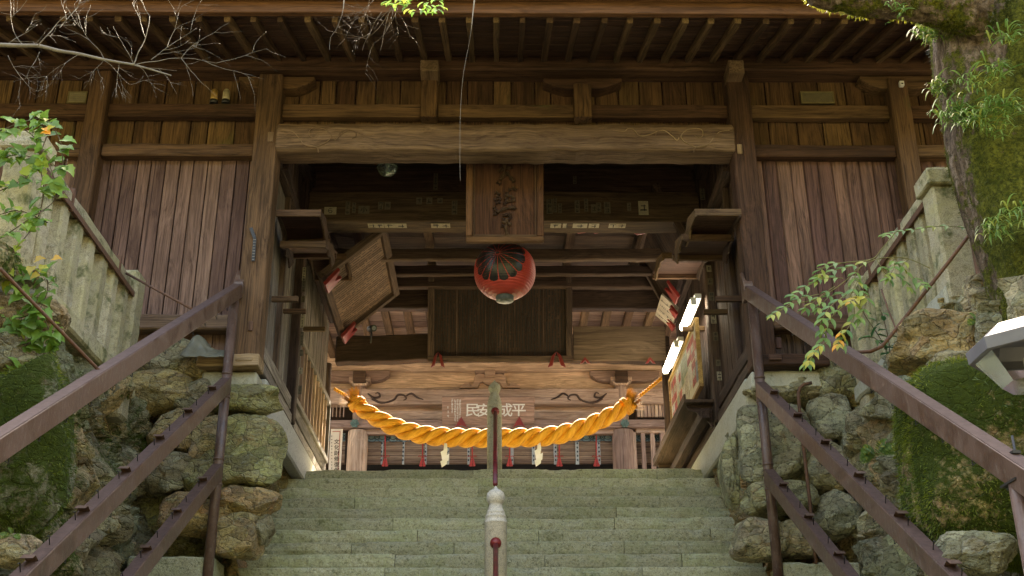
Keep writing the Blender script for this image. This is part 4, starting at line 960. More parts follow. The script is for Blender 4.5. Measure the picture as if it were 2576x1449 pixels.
def helix(path,off,rad,pitch,ph,mb,n=14,ends=.72,ell=1.35):
    L=0; pts=[]; T=[]; ls=[0]
    for i in range(1,len(path)): ls.append(ls[-1]+(path[i]-path[i-1]).length)
    tot=ls[-1]; vs=[]; g=[]; m=len(path)
    for i,p in enumerate(path):
        t=(path[min(i+1,m-1)]-path[max(i-1,0)]).normalized(); n1=Vector((0,-1,0)); n2=t.cross(n1).normalized(); n1=n2.cross(t)
        e=min(1,min(ls[i],tot-ls[i])/1.3); k=ends+(1-ends)*math.sin(e*math.pi/2)
        a=ph+2*math.pi*ls[i]/pitch; rd=n1*math.cos(a)+n2*math.sin(a); tg=-n1*math.sin(a)+n2*math.cos(a)
        c=p+rd*off*k
        for j in range(n):
            b=2*math.pi*j/n; vs.append(c+(rd*math.cos(b)*rad+tg*math.sin(b)*rad*ell)*k); g.append((ls[i]+ph,math.cos(b)*rad*.5,math.sin(b)*rad*.5))
    fs=[(i*n+j,i*n+(j+1)%n,(i+1)*n+(j+1)%n,(i+1)*n+j) for i in range(m-1) for j in range(n)]
    mb.add(vs,fs,g,.5,0,True)
for k in range(3):
    mb=MB(); helix(path,.076,.068,-.68,k*2*math.pi/3,mb,18,.78,1.12); mb.build('strand',ROPE,rope)
mb=MB(); rs=random.Random(9)
for k in range(900):
    i=rs.randrange(4,len(path)-4); t=(path[i+1]-path[i]).normalized(); a=rs.uniform(0,6.283); n1=Vector((0,-1,0)); n2=t.cross(n1).normalized(); rd=n1*math.cos(a)+n2*math.sin(a)
    p=path[i]+rd*.128+t*rs.uniform(-.03,.03); d=(t*rs.choice([-1,1])+rd*rs.uniform(.15,.8)+n2*rs.uniform(-.4,.4)).normalized(); L=rs.uniform(.03,.09); sd_=d.orthogonal().normalized()*.0018
    mb.add([p-sd_,p+sd_,p+d*L+rd*L*.1],[(0,1,2)])
mb.build('stray_fibres',ROPED,rope)
# fraying ends, binding turns
for end,sg in ((0,-1),(-1,1)):
    p=path[end]; t=(path[1]-path[0]).normalized()*-1 if end==0 else (path[-1]-path[-2]).normalized()
    n1=Vector((0,-1,0)); n2=t.cross(n1).normalized()
    mb=MB()
    for k in range(420):
        a=random.uniform(0,6.283); rr=.115*math.sqrt(random.random()); o=n1*math.cos(a)*rr+n2*math.sin(a)*rr; d=(t+ (n1*math.cos(a)+n2*math.sin(a))*(rr*7.5)+Vector((random.uniform(-.15,.15),random.uniform(-.15,.15),random.uniform(-.15,.15)))).normalized()
        L=random.uniform(.09,.17); s0=p-t*.04+o; w=.005; sd_=d.orthogonal().normalized()
        mb.add([s0-sd_*w,s0+sd_*w,s0+d*L+sd_*w*.4,s0+d*L-sd_*w*.4],[(0,1,2,3)])
    mb.build('frayed_end',ROPED,rope)
    mb=MB()
    for k in range(4):
        c=p-t*(.10+k*.018); pts=[c+(n1*math.cos(q)+n2*math.sin(q))*.128 for q in [2*math.pi*j/20 for j in range(21)]]; mb.tube(pts,.010,5)
    mb.build('binding',ROPE,rope)
    # thin twisted cord to the post
    q=P(841,979,Y=16.1) if end==0 else P(1669,948,Y=16.1)
    dd=q-p; pp=[p+dd*(i/60) for i in range(61)]
    for k in range(2):
        mb=MB(); helix(pp,.014,.015,.09,k*math.pi,mb,6,1.,1.2); mb.build('cord',ROPE,rope)
# white folded paper streamers
for x,y0,y1,lab in ((1121,1120,1173,'white zigzag paper streamer hanging from the rope, left of the middle stone posts'),(1356,1117,1171,'white zigzag paper streamer hanging from the rope, right of the middle stone posts')):
    mb=MB(); s=P(x,y0,Y=YR-.02); e=P(x,y1,Y=YR-.02); H=s.z-e.z; zz0=s.z; xo=0
    mb.prism([s+Vector((-.02,0,.03)),s+Vector((.02,0,.03)),s+Vector((.03,0,-H*.3)),s+Vector((-.03,0,-H*.3))],(0,.004,0))
    for k,(dx,w_,za_,zb2,yo) in enumerate(((-.02,.10,.24,.55,-.02),(.0,.11,.48,.78,.02),(-.02,.10,.7,1.0,-.03))):
        mb.prism([s+Vector((dx-w_/2,yo,-H*za_-.03)),s+Vector((dx+w_/2,yo,-H*za_+.03)),s+Vector((dx+w_/2-.01,yo+.02,-H*zb2+.03)),s+Vector((dx-w_/2+.02,yo+.02,-H*zb2-.02))],(0,.004,0))
    o=mb.build('paper_streamer',plain('streamer_paper',(.82,.82,.84),.7,.03)); tag(o,lab,'paper streamer','paper streamers hanging from the rope')
# ================================================================== red paper lantern
LC=P(1270,684,Y=12.25); RXY,RZ_=.352,.335
lan=thing('paper_lantern','round red ribbed paper lantern with black petal flower crest under the hanging plaque','lantern',tuple(LC+Vector((0,0,-RZ_-.05))))
def lr(t): # t -1..1 height -> radius with ribs
    return RXY*math.sqrt(max(0,1-abs(t)**2.25))*(1+.0085*math.cos(t*math.pi*26))
prof=[(lr(t)+ .001,RZ_*t) for t in [-.93+1.86*i/260 for i in range(261)]]
mb=MB(); mb.lathe(prof,LC,64); body=mb.build('body',LRED,lan)
mb=MB(); mb.lathe([(.06,-RZ_*.93-.055),(.10,-RZ_*.93-.05),(.105,-RZ_*.93),(.125,-RZ_*.92)],LC,32); mb.lathe([(.02,-RZ_*.93-.058),(.06,-RZ_*.93-.057),(.06,-RZ_*.93-.05)],LC,24); mb.build('bottom_cap',LMET,lan)
mb=MB(); mb.lathe([(.13,RZ_*.92),(.11,RZ_*.93),(.11,RZ_*.93+.06),(.02,RZ_*.93+.07)],LC,32); mb.build('top_cap',LMET,lan)
mb=MB(); mb.tube([LC+Vector((0,0,RZ_)),LC+Vector((0,0,1.3))],.006,6); mb.build('hanging_wire',BLK,lan)
# crest: find the surface point facing the crest centre of the photo
def lsurf(px,py):
    d=P(px,py,Y=1).normalized(); 
    lo=(LC.length-.6); t=lo
    for _ in range(400):
        q=d*t-LC; tt=q.z/RZ_
        if abs(tt)<.93 and math.hypot(q.x,q.y)<RXY*math.sqrt(max(0,1-abs(tt)**2.25)): return q
        t+=.003
    return None
c0=lsurf(1252,636); az0=math.atan2(c0.y,c0.x); t0=c0.z/RZ_
def surf(u,v,d=.0035):
    # u,v: metres on the surface from the crest centre
    t=math.sin(max(-1.2,min(1.2,math.asin(t0)+v/RZ_))); t=max(-.92,min(.92,t)); r=lr(t); a=az0+u/max(.2,RXY*math.sqrt(max(.05,1-abs(t)**2.25)));  return LC+Vector(((r+d)*math.cos(a),(r+d)*math.sin(a),RZ_*t))
mb=MB()
for k in range(16):
    a=2*math.pi*(k+.5)/16; L0,L1=.030,.34; N=26; Mw=7; vs=[]
    for i in range(N+1):
        s=i/N; rr=L0+(L1-L0)*s; wd=math.tan(math.pi/16)*rr*.93-.0022; 
        rend=L1-.045
        if rr>rend: q=(rr-rend)/(L1-rend); wd=(math.tan(math.pi/16)*rend*.93)*math.sqrt(max(0,1-q*q))+.0005
        for j in range(Mw+1):
            w_=(j/Mw*2-1)*wd; x=rr*math.cos(a)-w_*math.sin(a); y=rr*math.sin(a)+w_*math.cos(a); vs.append(surf(x,y))
    fs=[(i*(Mw+1)+j,i*(Mw+1)+j+1,(i+1)*(Mw+1)+j+1,(i+1)*(Mw+1)+j) for i in range(N) for j in range(Mw)]
    mb.add(vs,fs,None,0,0,True)
vs=[surf(0,0,.005)]+[surf(.022*math.cos(q),.02*math.sin(q),.005) for q in [2*math.pi*j/20 for j in range(20)]]; mb.add(vs,[(0,1+j,1+(j+1)%20) for j in range(20)])
mb.build('flower_crest',LBLK,body)
# ================================================================== carved plaque hanging in front
PY=11.55
pl=thing('hanging_plaque','framed dark reddish wooden plaque with carved characters hanging under the main beam','plaque',tuple(P(1270,612,Y=PY)))
bl=P(1172,612,Y=PY); br=P(1368,611,Y=PY); Wp=br.x-bl.x; tl=bl+Vector((0,-.28,1.12)); ex=Vector((1,0,0)); ey=(tl-bl).normalized(); nn=ex.cross(ey)*1.; Hp=(tl-bl).length
def pon(u,v,d=0): return bl+ex*u+ey*v+nn*d
def pbox(u0,u1,v0,v1,d0,d1,ax,mat,name,parent,bev=.006):
    mb=MB(); c=pon((u0+u1)/2,(v0+v1)/2,(d0+d1)/2)
    if ax==0: mb.bar(pon(u0,(v0+v1)/2,(d0+d1)/2),pon(u1,(v0+v1)/2,(d0+d1)/2),d1-d0,v1-v0,ey,6,.001)
    else: mb.bar(pon((u0+u1)/2,v0,(d0+d1)/2),pon((u0+u1)/2,v1,(d0+d1)/2),u1-u0,d1-d0,nn,6,.001)
    return mb.build(name,mat,parent,bev)
pbox(.08,Wp-.08,.06,Hp-.06,-.03,-.005,1,W_PQ,'panel',pl)
for (u0,u1,v0,v1,ax) in ((0,.075,.07,Hp,1),(Wp-.075,Wp,.07,Hp,1),(0,Wp,0,.07,0),(0,Wp,Hp-.07,Hp,0)): fr=pbox(u0,u1,v0,v1,-.05,.045,ax,W_PQ,'frame',pl,.012)
for (u0,u1,v0,v1,ax) in ((.076,.10,.095,Hp-.1,1),(Wp-.10,Wp-.076,.095,Hp-.1,1),(.076,Wp-.076,.071,.095,0)): pbox(u0,u1,v0,v1,-.03,.02,ax,W_RF,'moulding',pl,.006)
# brushed carved strokes, standing proud of the panel
mb=MB()
def stroke(pts,r):
    q=[pon(a*Wp,b*Hp,.004) for a,b in pts]; out=[]
    for i in range(len(q)-1):
        for k in range(6): out.append(q[i].lerp(q[i+1],k/6))
    out.append(q[-1]); mb.tube(out,[1.5*r*(.5+.55*math.sin(i*.55+pts[0][0]*20)**2) for i in range(len(out))],7)
for pts,r in (([(.40,.30),(.50,.335),(.62,.35),(.64,.33)],.016),([(.37,.27),(.38,.32),(.36,.35)],.016),([(.47,.27),(.56,.285),(.57,.24),(.50,.22),(.47,.25)],.015),([(.46,.21),(.55,.20),(.58,.17)],.016),([(.53,.24),(.51,.15),(.53,.09),(.5,.085)],.015),([(.45,.16),(.49,.175)],.014),
    ([(.38,.50),(.42,.48),(.40,.45)],.016),([(.36,.42),(.44,.44),(.43,.40),(.38,.39)],.014),([(.55,.52),(.62,.54),(.65,.52)],.016),([(.50,.47),(.60,.455),(.63,.42),(.55,.41),(.50,.44)],.015),([(.53,.50),(.52,.40),(.50,.375)],.014),
    ([(.42,.70),(.48,.74),(.60,.75)],.018),([(.50,.80),(.49,.68),(.44,.62)],.018),([(.52,.70),(.58,.64),(.62,.60)],.018),([(.40,.60),(.45,.58)],.015),([(.46,.88),(.52,.86),(.58,.9)],.018)): stroke(pts,r)
mb.build('carved_characters',wood('wood_carving',(.02,.010,.006),(.05,.026,.014),(.10,.07,.04),w=.3),pl)
# ceiling lamp bowl and nail
lp=thing('ceiling_lamp','small glass bowl ceiling lamp in the dark behind the big beam','lamp',tuple(P(974,428,Y=12.2)))
c=P(974,428,Y=12.2); GL=plain('lamp_glass',(.5,.6,.52),.1,.05,trans=.9)
mb=MB(); mb.lathe([(.02,-.07),(.08,-.05),(.12,0),(.13,.05),(.125,.05),(.11,.0),(.07,-.045),(.02,-.062)],c,24); mb.build('bowl',GL,lp)
mb=MB(); mb.lathe([(.02,-.03),(.03,0),(.02,.04),(.03,.06),(.03,.12)],c,12); mb.build('bulb',PAPERW,lp)
mb=MB(); mb.tube([c+Vector((0,0,.1)),c+Vector((0,0,1.2))],.008,6); mb.build('stem',BLK,lp)
# ================================================================== big framed votive board at the back
TXT=plain('faded_ink',(.02,.014,.011),.8)
def textboard(name,label,cat,bl,br,tl,cols,rows,fw_,mb_mat,fr_mat,ink,grp=None,parent=None,hole=0.,dens=.8,loc=None,divs=0,msz=1.,rev=False,bdir=1):
    o=thing(name,label,cat,tuple(loc or (bl+br)/2),grp)
    ex=(br-bl).normalized(); ey=(tl-bl); ey=(ey-ex*ey.dot(ex)).normalized(); n_=ex.cross(ey)*bdir; W_=(br-bl).length; H_=(tl-bl).dot(ey)
    def q(u,v,d=0): return bl+ex*u+ey*v+n_*d
    mb=MB(); mb.bar(q(W_/2,fw_*.5,-.02),q(W_/2,H_-fw_*.5,-.02),W_-fw_,.02,n_,4,.0); pn=mb.build('panel',mb_mat,o)
    for (u0,u1,v0,v1,ax) in ((0,fw_,fw_,H_-fw_,1),(W_-fw_,W_,fw_,H_-fw_,1),(0,W_,0,fw_,0),(0,W_,H_-fw_,H_,0)):
        mb=MB()
        if ax: mb.bar(q((u0+u1)/2,v0,.01),q((u0+u1)/2,v1,.01),u1-u0,.09,n_,4,.001)
        else: mb.bar(q(u0,(v0+v1)/2,.01),q(u1,(v0+v1)/2,.01),.09,v1-v0,ey,4,.001)
        mb.build('frame',fr_mat,o,.006)
    for k in range(divs):
        u=W_*(k+1)/(divs+1); mb=MB(); mb.bar(q(u,fw_,-.005),q(u,H_-fw_,-.005),.014,.012,n_); mb.build('joint_strip',fr_mat,o)
    mb=MB(); cw=(W_-2*fw_)/cols; rh=(H_-2*fw_)/rows; rs=random.Random(5)
    for i in range(cols):
        bot=rs.choice([0,0,1,2,int(rows*.1)])
        for j in range(bot,rows-(rs.choice([1,2,3]))):
            if rs.random()<dens: marks(mb,q(fw_+(i+.5)*cw,fw_+(j+.5)*rh,-.007),ex,ey,min(cw,rh)*.9*msz,0,rs,.24)
    mb.build('lettering',ink,pn)
    return o,q,W_,H_
bl=P(1076,911,Y=15.75); br=P(1440,908,Y=15.75); br=Vector((br.x,br.y,bl.z)); tl=bl+Vector((0,-.42,1.28))
o,q,W_,H_=textboard('votive_board','huge dark framed board with columns of faint writing, behind the red lantern','votive board',bl,br,tl,44,40,.09,W_BD,W_SD,TXT,divs=4)
for u,wd,col in ((.15,.2,RED),(W_-.23,.26,RED)):
    c=q(u,-.02,.06); n_=q(0,0,1)-q(0,0,0); e=Vector((1,0,0)); v_=Vector((0,0,1))
    mb=MB()
    for sg in (-1,1):
        mb.prism([c+e*sg*wd/2-v_*.07,c+e*sg*wd*.22+v_*.01-v_*.05,c+e*sg*wd*.13+v_*.06,c+e*sg*.0+v_*.17,c+e*sg*wd*.25+v_*.11],(0,-.03,0))
    mb.build('foot_bracket',col,o,.004)
# tilted board on the left wall
A,B,C_,D=P(821,698,Y=13.3),P(849,853,Y=15.3),P(974,572,Y=13.3),P(1000,722,Y=15.3)
A=Vector((-2.2,13.25,5.93)); B=Vector((-2.2,15.35,5.93)); C_=Vector((-1.40,13.25,6.62))
o,q,W_,H_=textboard('votive_board','framed pale board of small writing leaning out high on the left passage wall','votive board',A,B,C_,30,34,.09,wood('wood_pale_board',(.07,.042,.032),(.145,.093,.073),(.19,.135,.105),w=.4,bump=.2),W_SD,TXT,bdir=1,dens=.85)
for yy in (13.4,15.2):
    c=Vector((-2.14,yy,5.86)); mb=MB(); mb.prism([c+Vector((0,-.14,-.02)),c+Vector((0,.14,-.02)),c+Vector((.17,.10,.19)),c+Vector((.10,.0,.10)),c+Vector((.17,-.10,.21))],(.035,0,-.035)); mb.build('foot_bracket',RED,o,.004)
# board on the right wall
A=Vector((2.44,15.0,6.15)); B=Vector((2.44,12.9,6.15)); C_=Vector((2.02,15.0,7.05))
o,q,W_,H_=textboard('votive_board','plain framed board leaning out high on the right wall beyond the little hoods','votive board',A,B,C_,20,26,.08,W_SD,W_SD,TXT,bdir=1,dens=.3)
c=P(1707,742,Y=14.1); mb=MB(); mb.prism([c+Vector((0,-.14,-.06)),c+Vector((0,.14,-.06)),c+Vector((-.14,.1,.16)),c+Vector((-.05,.0,.04)),c+Vector((-.14,-.1,.18))],(-.03,0,-.03)); mb.build('foot_bracket',RED,o,.004)
# small bark-coloured board with bold strokes
A,B,C_=P(1688,827,Y=15.25),P(1705,777,Y=14.55),P(1648,792,Y=15.25)
bb=thing('small_votive_board','small pale grey unframed board of bold black strokes on the right passage wall','votive board',tuple(A))
ex=(B-A).normalized(); ey=(C_-A); ey=(ey-ex*ey.dot(ex)).normalized(); n_=ex.cross(ey); Wb,Hb=(B-A).length,(C_-A).length
mb=MB(); mb.prism([A,B,B+ey*Hb,A+ey*Hb],-n_*.03,gax=ey); pn=mb.build('panel',wood('wood_pale',(.25,.2,.15),(.4,.34,.27),(.5,.45,.38),w=.5),bb,.003)
mb=MB()
for i in range(4):
    for j in range(4): marks(mb,A+ex*Wb*(i+.6)/4.4+ey*Hb*(j+.7)/4.6+n_*.004,ex,ey,Hb*.2)
mb.build('lettering',INK,pn)
for x,y,Y in ((1704,785,14.6),(1697,818,15.1)):
    c=P(x,y,Y=Y); mb=MB(); mb.prism([c+Vector((0,-.08,-.05)),c+Vector((0,.08,-.05)),c+Vector((-.08,.05,.08)),c+Vector((-.02,.0,.03)),c+Vector((-.08,-.05,.09))],(-.03,0,-.02)); mb.build('foot_bracket',RED,bb,.003)
# plain brown board on the back beam at the right, with two little feet
pbx=thing('plain_board','plain brown unframed board on the back beam to the right of the huge board','votive board',tuple(P(1557,910,Y=15.8)))
a=P(1443,907,Y=15.78); b=P(1671,826,Y=15.78); mb=MB(); mb.prism([Vector((a.x,15.78,a.z)),Vector((b.x,15.78,a.z)),Vector((b.x,15.70,b.z)),Vector((a.x,15.70,b.z))],(0,.03,0),gax=(1,0,0)); mb.build('panel',wood('wood_plain_board',(.05,.03,.02),(.10,.065,.045),(.15,.105,.08),w=.4,bump=.2),pbx,.004)
for x in (1472,1636):
    c=P(x,909,Y=15.66); mb=MB(); mb.prism([c+Vector((-.075,0,-.03)),c+Vector((-.03,0,-.02)),c+Vector((0,0,.02)),c+Vector((.03,0,-.02)),c+Vector((.075,0,-.03)),c+Vector((0,0,.07))],(0,.03,0)); mb.build('foot_bracket',RED,pbx,.003)
# red cloth knots under the sticker beam (feet of a board above)
for x,y in ((1455,578),(1497,578),(1603,582)):
    c=P(x,y,Y=13.3); mb=MB(); mb.prism([c+Vector((-.10,0,.03)),c+Vector((.0,0,.05)),c+Vector((.11,0,-.02)),c+Vector((0,0,-.04))],(0,.04,0)); gb('red_bracket',RED,mb,.004)
# security camera
sc_=thing('security_camera','small dark round security camera standing on the back beam at the left','camera',tuple(P(932,850,Y=15.85)))
c=P(934,829,Y=15.7); mb=MB(); mb.bar(c+Vector((.05,-.13,-.03)),c+Vector((-.03,.1,.05)),.10,.10,(0,0,1),prof=RND,smooth=True); mb.build('housing',BLK,sc_,.006)
mb=MB(); mb.bar(c+Vector((.053,-.137,-.033)),c+Vector((.05,-.13,-.03)),.06,.06,(0,0,1),prof=RND); mb.build('lens',plain('lens_glass',(.2,.22,.24),.1),sc_)
mb=MB(); mb.tube([c+Vector((0,0,-.02)),c+Vector((0,.02,-.2))],.012,8); mb.build('stand',BLK,sc_)
# ================================================================== notice board, tubes and shelf on the right
nb=thing('notice_board','cork notice board with pinned posters on the right passage wall beneath the lit tubes','notice board',(2.5,14.3,4.46))
CORK=plain('notice_panel',(.62,.55,.40),.8,.1,20)
NX=2.44
mb=MB(); mb.box((NX,13.12,4.46),(NX+.03,15.4,5.26)); pn=mb.build('panel',CORK,nb)
for lo,hi in (((NX-.02,13.08,4.42),(NX+.03,15.44,4.46)),((NX-.02,13.08,5.26),(NX+.03,15.44,5.30)),((NX-.02,15.4,4.46),(NX+.03,15.44,5.26)),((NX-.02,13.08,4.46),(NX+.03,13.12,5.26))):
    mb=MB(); mb.box(lo,hi,1); mb.build('frame',wood('wood_yellow',(.25,.14,.05),(.4,.25,.1),(.5,.35,.18),w=.3) if lo[1]==13.08 and lo[2]==4.42 else bpy.data.materials['wood_yellow'],nb,.003)
PCS=[(.75,.73,.68),(.7,.66,.58),(.45,.05,.05),(.25,.3,.33),(.6,.6,.62),(.5,.12,.10),(.3,.36,.25),(.78,.78,.75),(.55,.5,.4)]
PMS=[plain('poster_paper',c_,.5,.25,9,c2=[x*.55 for x in c_]) for c_ in PCS]
rs=random.Random(3); yy=15.3; i=0
while yy>13.3:
    w_=rs.uniform(.2,.32); zt_=5.2; 
    while zt_>4.7:
        h_=rs.uniform(.24,.38); h_=min(h_,zt_-4.5)
        mb=MB(); y0=yy-w_+.02; k=rs.randrange(len(PMS)); mb.prism([(NX-.004,y0,zt_-h_),(NX-.004,yy,zt_-h_),(NX-.004,yy,zt_-.01),(NX-.004,y0,zt_-.01)],(-.003,0,0),mi=0)
        ex_=Vector((0,-1,0)); ez_=Vector((0,0,1))
        for r_ in range(int(h_/.035)):
            if rs.random()<.7: marks(mb,Vector((NX-.0085,(y0+yy)/2,zt_-.03-r_*.035)),ex_,ez_,.026,1,rs)
            for c_ in (-.06,-.03,.03,.06):
                if rs.random()<.6: marks(mb,Vector((NX-.0085,(y0+yy)/2+c_,zt_-.03-r_*.035)),ex_,ez_,.022,1,rs)
        if rs.random()<.6:
            u0,u1=y0+.02,yy-.02; za_,zb3=zt_-h_*.7,zt_-h_*.35; mb.prism([(NX-.0075,u0,za_),(NX-.0075,u1,za_),(NX-.0075,u1,zb3),(NX-.0075,u0,zb3)],(-.0006,0,0),mi=2)
        mb.build('poster',[PMS[k],INK,PMS[(k*3+2)%len(PMS)]],pn); i+=1
        zt_-=h_+.02
    yy-=w_
TUBE,nt_,b_=newmat('lit_tube'); b_.inputs['Base Color'].default_value=(.9,.9,.85,1); b_.inputs['Emission Color'].default_value=(1,.98,.88,1); b_.inputs['Emission Strength'].default_value=3.5
WPL=plain('white_enamel',(.75,.75,.72),.4,.05)
for (ya,yb,lab) in ((12.95,13.85,'lit fluorescent tube lamp above the notice board, the nearer and larger one'),(14.4,15.5,'lit fluorescent tube lamp at the far upper end of the notice board')):
    t=thing('tube_lamp',lab,'lamp',(2.45,ya,5.5),'fluorescent lamps above the notice board')
    mb=MB(); mb.box((2.42,ya,5.50),(2.50,yb,5.56)); mb.build('housing',WPL,t,.004)
    mb=MB(); mb.tube([(2.40,ya+.03,5.46),(2.40,yb-.03,5.46)],.045,14); mb.build('tube',TUBE,t)
    for yy in (ya+.0,yb-.03):
        mb=MB(); mb.box((2.365,yy,5.415),(2.435,yy+.03,5.51)); mb.build('end_cap',WPL,t,.004)
sh=thing('wall_shelf','long dark wooden shelf on brackets below the notice board','shelf',(2.5,14.3,4.1))
mb=MB(); mb.box((2.20,12.95,4.18),(2.56,15.85,4.22),1,8,.002); mb.build('shelf_board',W_IN,sh,.004)
mb=MB(); mb.box((2.2,12.95,4.22),(2.225,15.85,4.28),1,8,.002); mb.build('front_lip',W_RF,sh,.003)
mb=MB(); mb.box((2.40,12.98,4.0),(2.5,15.8,4.12),1,8,.003); mb.build('lower_rail',W_SD,sh,.006)
for yy in (13.05,15.7):
    mb=MB(); mb.prism([(2.54,yy,4.18),(2.24,yy,4.18),(2.26,yy,4.12),(2.36,yy,4.09),(2.40,yy,4.02),(2.48,yy,3.98),(2.54,yy,3.9)],(0,.04,0)); mb.build('bracket',W_SD,sh,.003)
# fixtures on the front wall
SPM=plain('amber_lamp_glass',(.50,.30,.09),.4,.2,10); SPM2=plain('clouded_lamp_glass',(.5,.42,.25),.45,.2,10)
for x,mt,lab in ((539,SPM,'amber glass wall lamp on the upper boards, the left one of the pair'),(569,SPM2,'clouded yellowish glass wall lamp on the upper boards, right one of the pair')):
    c=P(x,242,Y=11.02); t=thing('wall_lamp',lab,'lamp',tuple(c),'pair of small lamps on the upper boards')
    mb=MB(); mb.bar(c+Vector((0,0,-.055)),c+Vector((0,0,.06)),.085,.085,(0,1,0),3,prof=RND,smooth=True,taper=.9); mb.bar(c+Vector((0,0,.06)),c+Vector((0,0,.085)),.076,.076,(0,1,0),1,prof=RND,smooth=True,taper=.6); mb.build('glass',mt,t)
    mb=MB(); mb.bar(c+Vector((0,0,-.10)),c+Vector((0,0,-.055)),.09,.09,(0,1,0),prof=RND,smooth=True); mb.bar(c+Vector((0,0,-.08)),c+Vector((0,.1,-.08)),.04,.04); mb.build('base',BLK,t)
t=thing('sensor_box','tiny white box at the top of the right outer post','sensor',tuple(P(2267,210,Y=10.9)))
c=P(2268,211,Y=10.87); mb=MB(); mb.box((c.x-.025,10.85,c.z-.03),(c.x+.025,10.90,c.z+.03)); mb.build('box',PAPERW,t,.004); mb=MB(); mb.box((c.x-.01,10.846,c.z-.015),(c.x+.01,10.85,c.z)); mb.build('lens',BLK,t)
# iron strap hanging on the left gate post
t=thing('iron_strap','black perforated iron strap hooked on the left gate post','strap',tuple(P(638,650,Y=10.86)))
a,b,c=P(631,573,Y=10.84),P(641,600,Y=10.84),P(637,657,Y=10.84)
mb=MB(); mb.bar(a,b,.035,.012,(0,-1,0)); mb.bar(b,c,.035,.012,(0,-1,0)); mb.build('strap',BLK,t,.002)
mb=MB()
for k in range(8):
    p=b.lerp(c,(k+.5)/8); mb.bar(p+Vector((-.012,-.009,0)),p+Vector((.012,-.009,0)),.004,.006)
mb.build('hole_row',plain('strap_holes',(.25,.22,.18),.7),t)
# tarpaulin over the stones
TARP=plain('grey_tarp',(.20,.19,.13),.55,.2,3,bump=.1)
u=np.linspace(0,1,40)[:,None]+np.zeros((1,30)); v=np.linspace(0,1,30)[None,:]+np.zeros((40,1))
c0=P(452,900,Y=10.75); c1=P(572,900,Y=10.75); topz=P(500,850,Y=11.0).z
hh=np.clip(np.minimum(1,(1-u)*2.2),0,1)*(.75+.25*np.sin(u*9))
Xg=c0.x+(c1.x-c0.x)*u+.05*v; Yg=10.72+.30*v+.05*fbm(u*3,v*3,0,4,3)-.02*np.sin(u*16); Zg=c0.z+(topz-c0.z)*hh*np.clip(v*1.6,0,1)+.04*fbm(u*4,v*4,0,9,3)
o=gridmesh('tarpaulin',TARP,Xg,Yg,Zg,.5,0,None,True); sm_=o.modifiers.new('solid','SOLIDIFY'); sm_.thickness=.006; tag(o,'crumpled grey green tarpaulin lying on the stones beside the left gate post','tarpaulin')
# ================================================================== vegetation
LEAF_IVY = leafmat('vine_leaf',(.10,.20,.03),(.22,.38,.06)); LEAF_YEL = leafmat('yellow_leaf',(.48,.46,.05),(.52,.36,.05))
LEAF_ASH = leafmat('spray_leaf',(.12,.24,.07),(.26,.40,.10)); LEAF_DK = leafmat('dark_leaf',(.03,.10,.03),(.06,.17,.05)); LEAF_FERN = leafmat('fern_leaf',(.10,.20,.035),(.24,.36,.08))
STEM = plain('stem_brown',(.12,.08,.04),.8,.2,20); STEMG = plain('stem_green',(.22,.20,.06),.7,.2,20)
TWIG = plain('bare_twig_bark',(.22,.19,.14),.8,.3,14,c2=(.13,.11,.08))
def barkmat():
    m,nt,b=newmat('tree_bark'); g=NG(nt); v=g.n('NewGeometry').outputs['Position']
    n1=g.noise(g.map(v,(5,5,1.6)),3,6,.7,.6); n2=g.noise(v,26,5,.75); n3=g.noise(v,2.6,5,.65)
    c=g.ramp(n1,[(.35,(.06,.04,.025)),(.5,(.17,.12,.08)),(.66,(.36,.27,.20))])
    c=g.mix(g.ramp(n2,[(.35,.7),(.55,0)]),c,(.04,.03,.02))
    mc=g.mix(g.ramp(g.noise(v,11,5,.75),[(.35,0),(.65,1)]),(.05,.06,.008),(.18,.18,.028))
    ms=g.m('ADD',g.attr('moss','Fac'),g.m('MULTIPLY',g.m('SUBTRACT',g.noise(v,7,6,.78),.5),1.6))
    mc=g.mix(g.ramp(g.noise(v,38,4,.8),[(.40,.75),(.55,0)]),mc,(.022,.026,.006)); c=g.mix(g.ramp(ms,[(.42,0),(.52,1)]),c,mc)
    g.i(b,'Base__Color',c); b.inputs['Roughness'].default_value=.95; b.inputs['Specular IOR Level'].default_value=.1
    g.i(b,'Normal',g.bump(g.m('ADD',g.m('MULTIPLY',n1,1.2),n2),1.,.03)); return m
BARK=barkmat()
tree=thing('old_tree','big old tree trunk wrapped in dark green moss at the right edge','tree',(4.0,7.3,1.0))
TE=[(-700,2350),(-200,2345),(0,2352),(60,2362),(150,2368),(300,2388),(400,2402),(550,2440),(700,2482),(790,2512),(950,2545),(1300,2590)]
TY=7.35
le=[P(x,y,Y=TY) for y,x in TE]; le.sort(key=lambda p:p.z); lz=[p.z for p in le]; lx=[p.x for p in le]
nv_=240; zzv=np.linspace(.4,8.2,nv_)[None,:]+np.zeros((150,1)); an=np.linspace(0,2*np.pi,150)[:,None]+np.zeros((1,nv_))
rad=.56+.10*np.clip((2.6-zzv)/1.5,0,1)
lxv=np.interp(zzv,lz,lx)
lob=.05*np.cos(3*an+zzv*.5)+.03*np.cos(7*an+1.3*zzv)
ca,sa=np.cos(an),np.sin(an)
dsp=lob+.06*fbm(ca*1.6,sa*1.6,zzv*.9,200,5)+.035*np.abs(fbm(ca*5,sa*5,zzv*1.2,210,4))+.012*fbm(ca*16,sa*16,zzv*9,220,3)
Rr=rad+dsp; mo_=.62+.6*fbm(ca*1.5,sa*1.5,zzv*.8,230,4)
Xt=lxv+.56+Rr*ca; Yt=TY+Rr*sa; Zt=zzv
gridmesh('trunk',BARK,Xt,Yt,Zt,.5,mo_,tree,False)
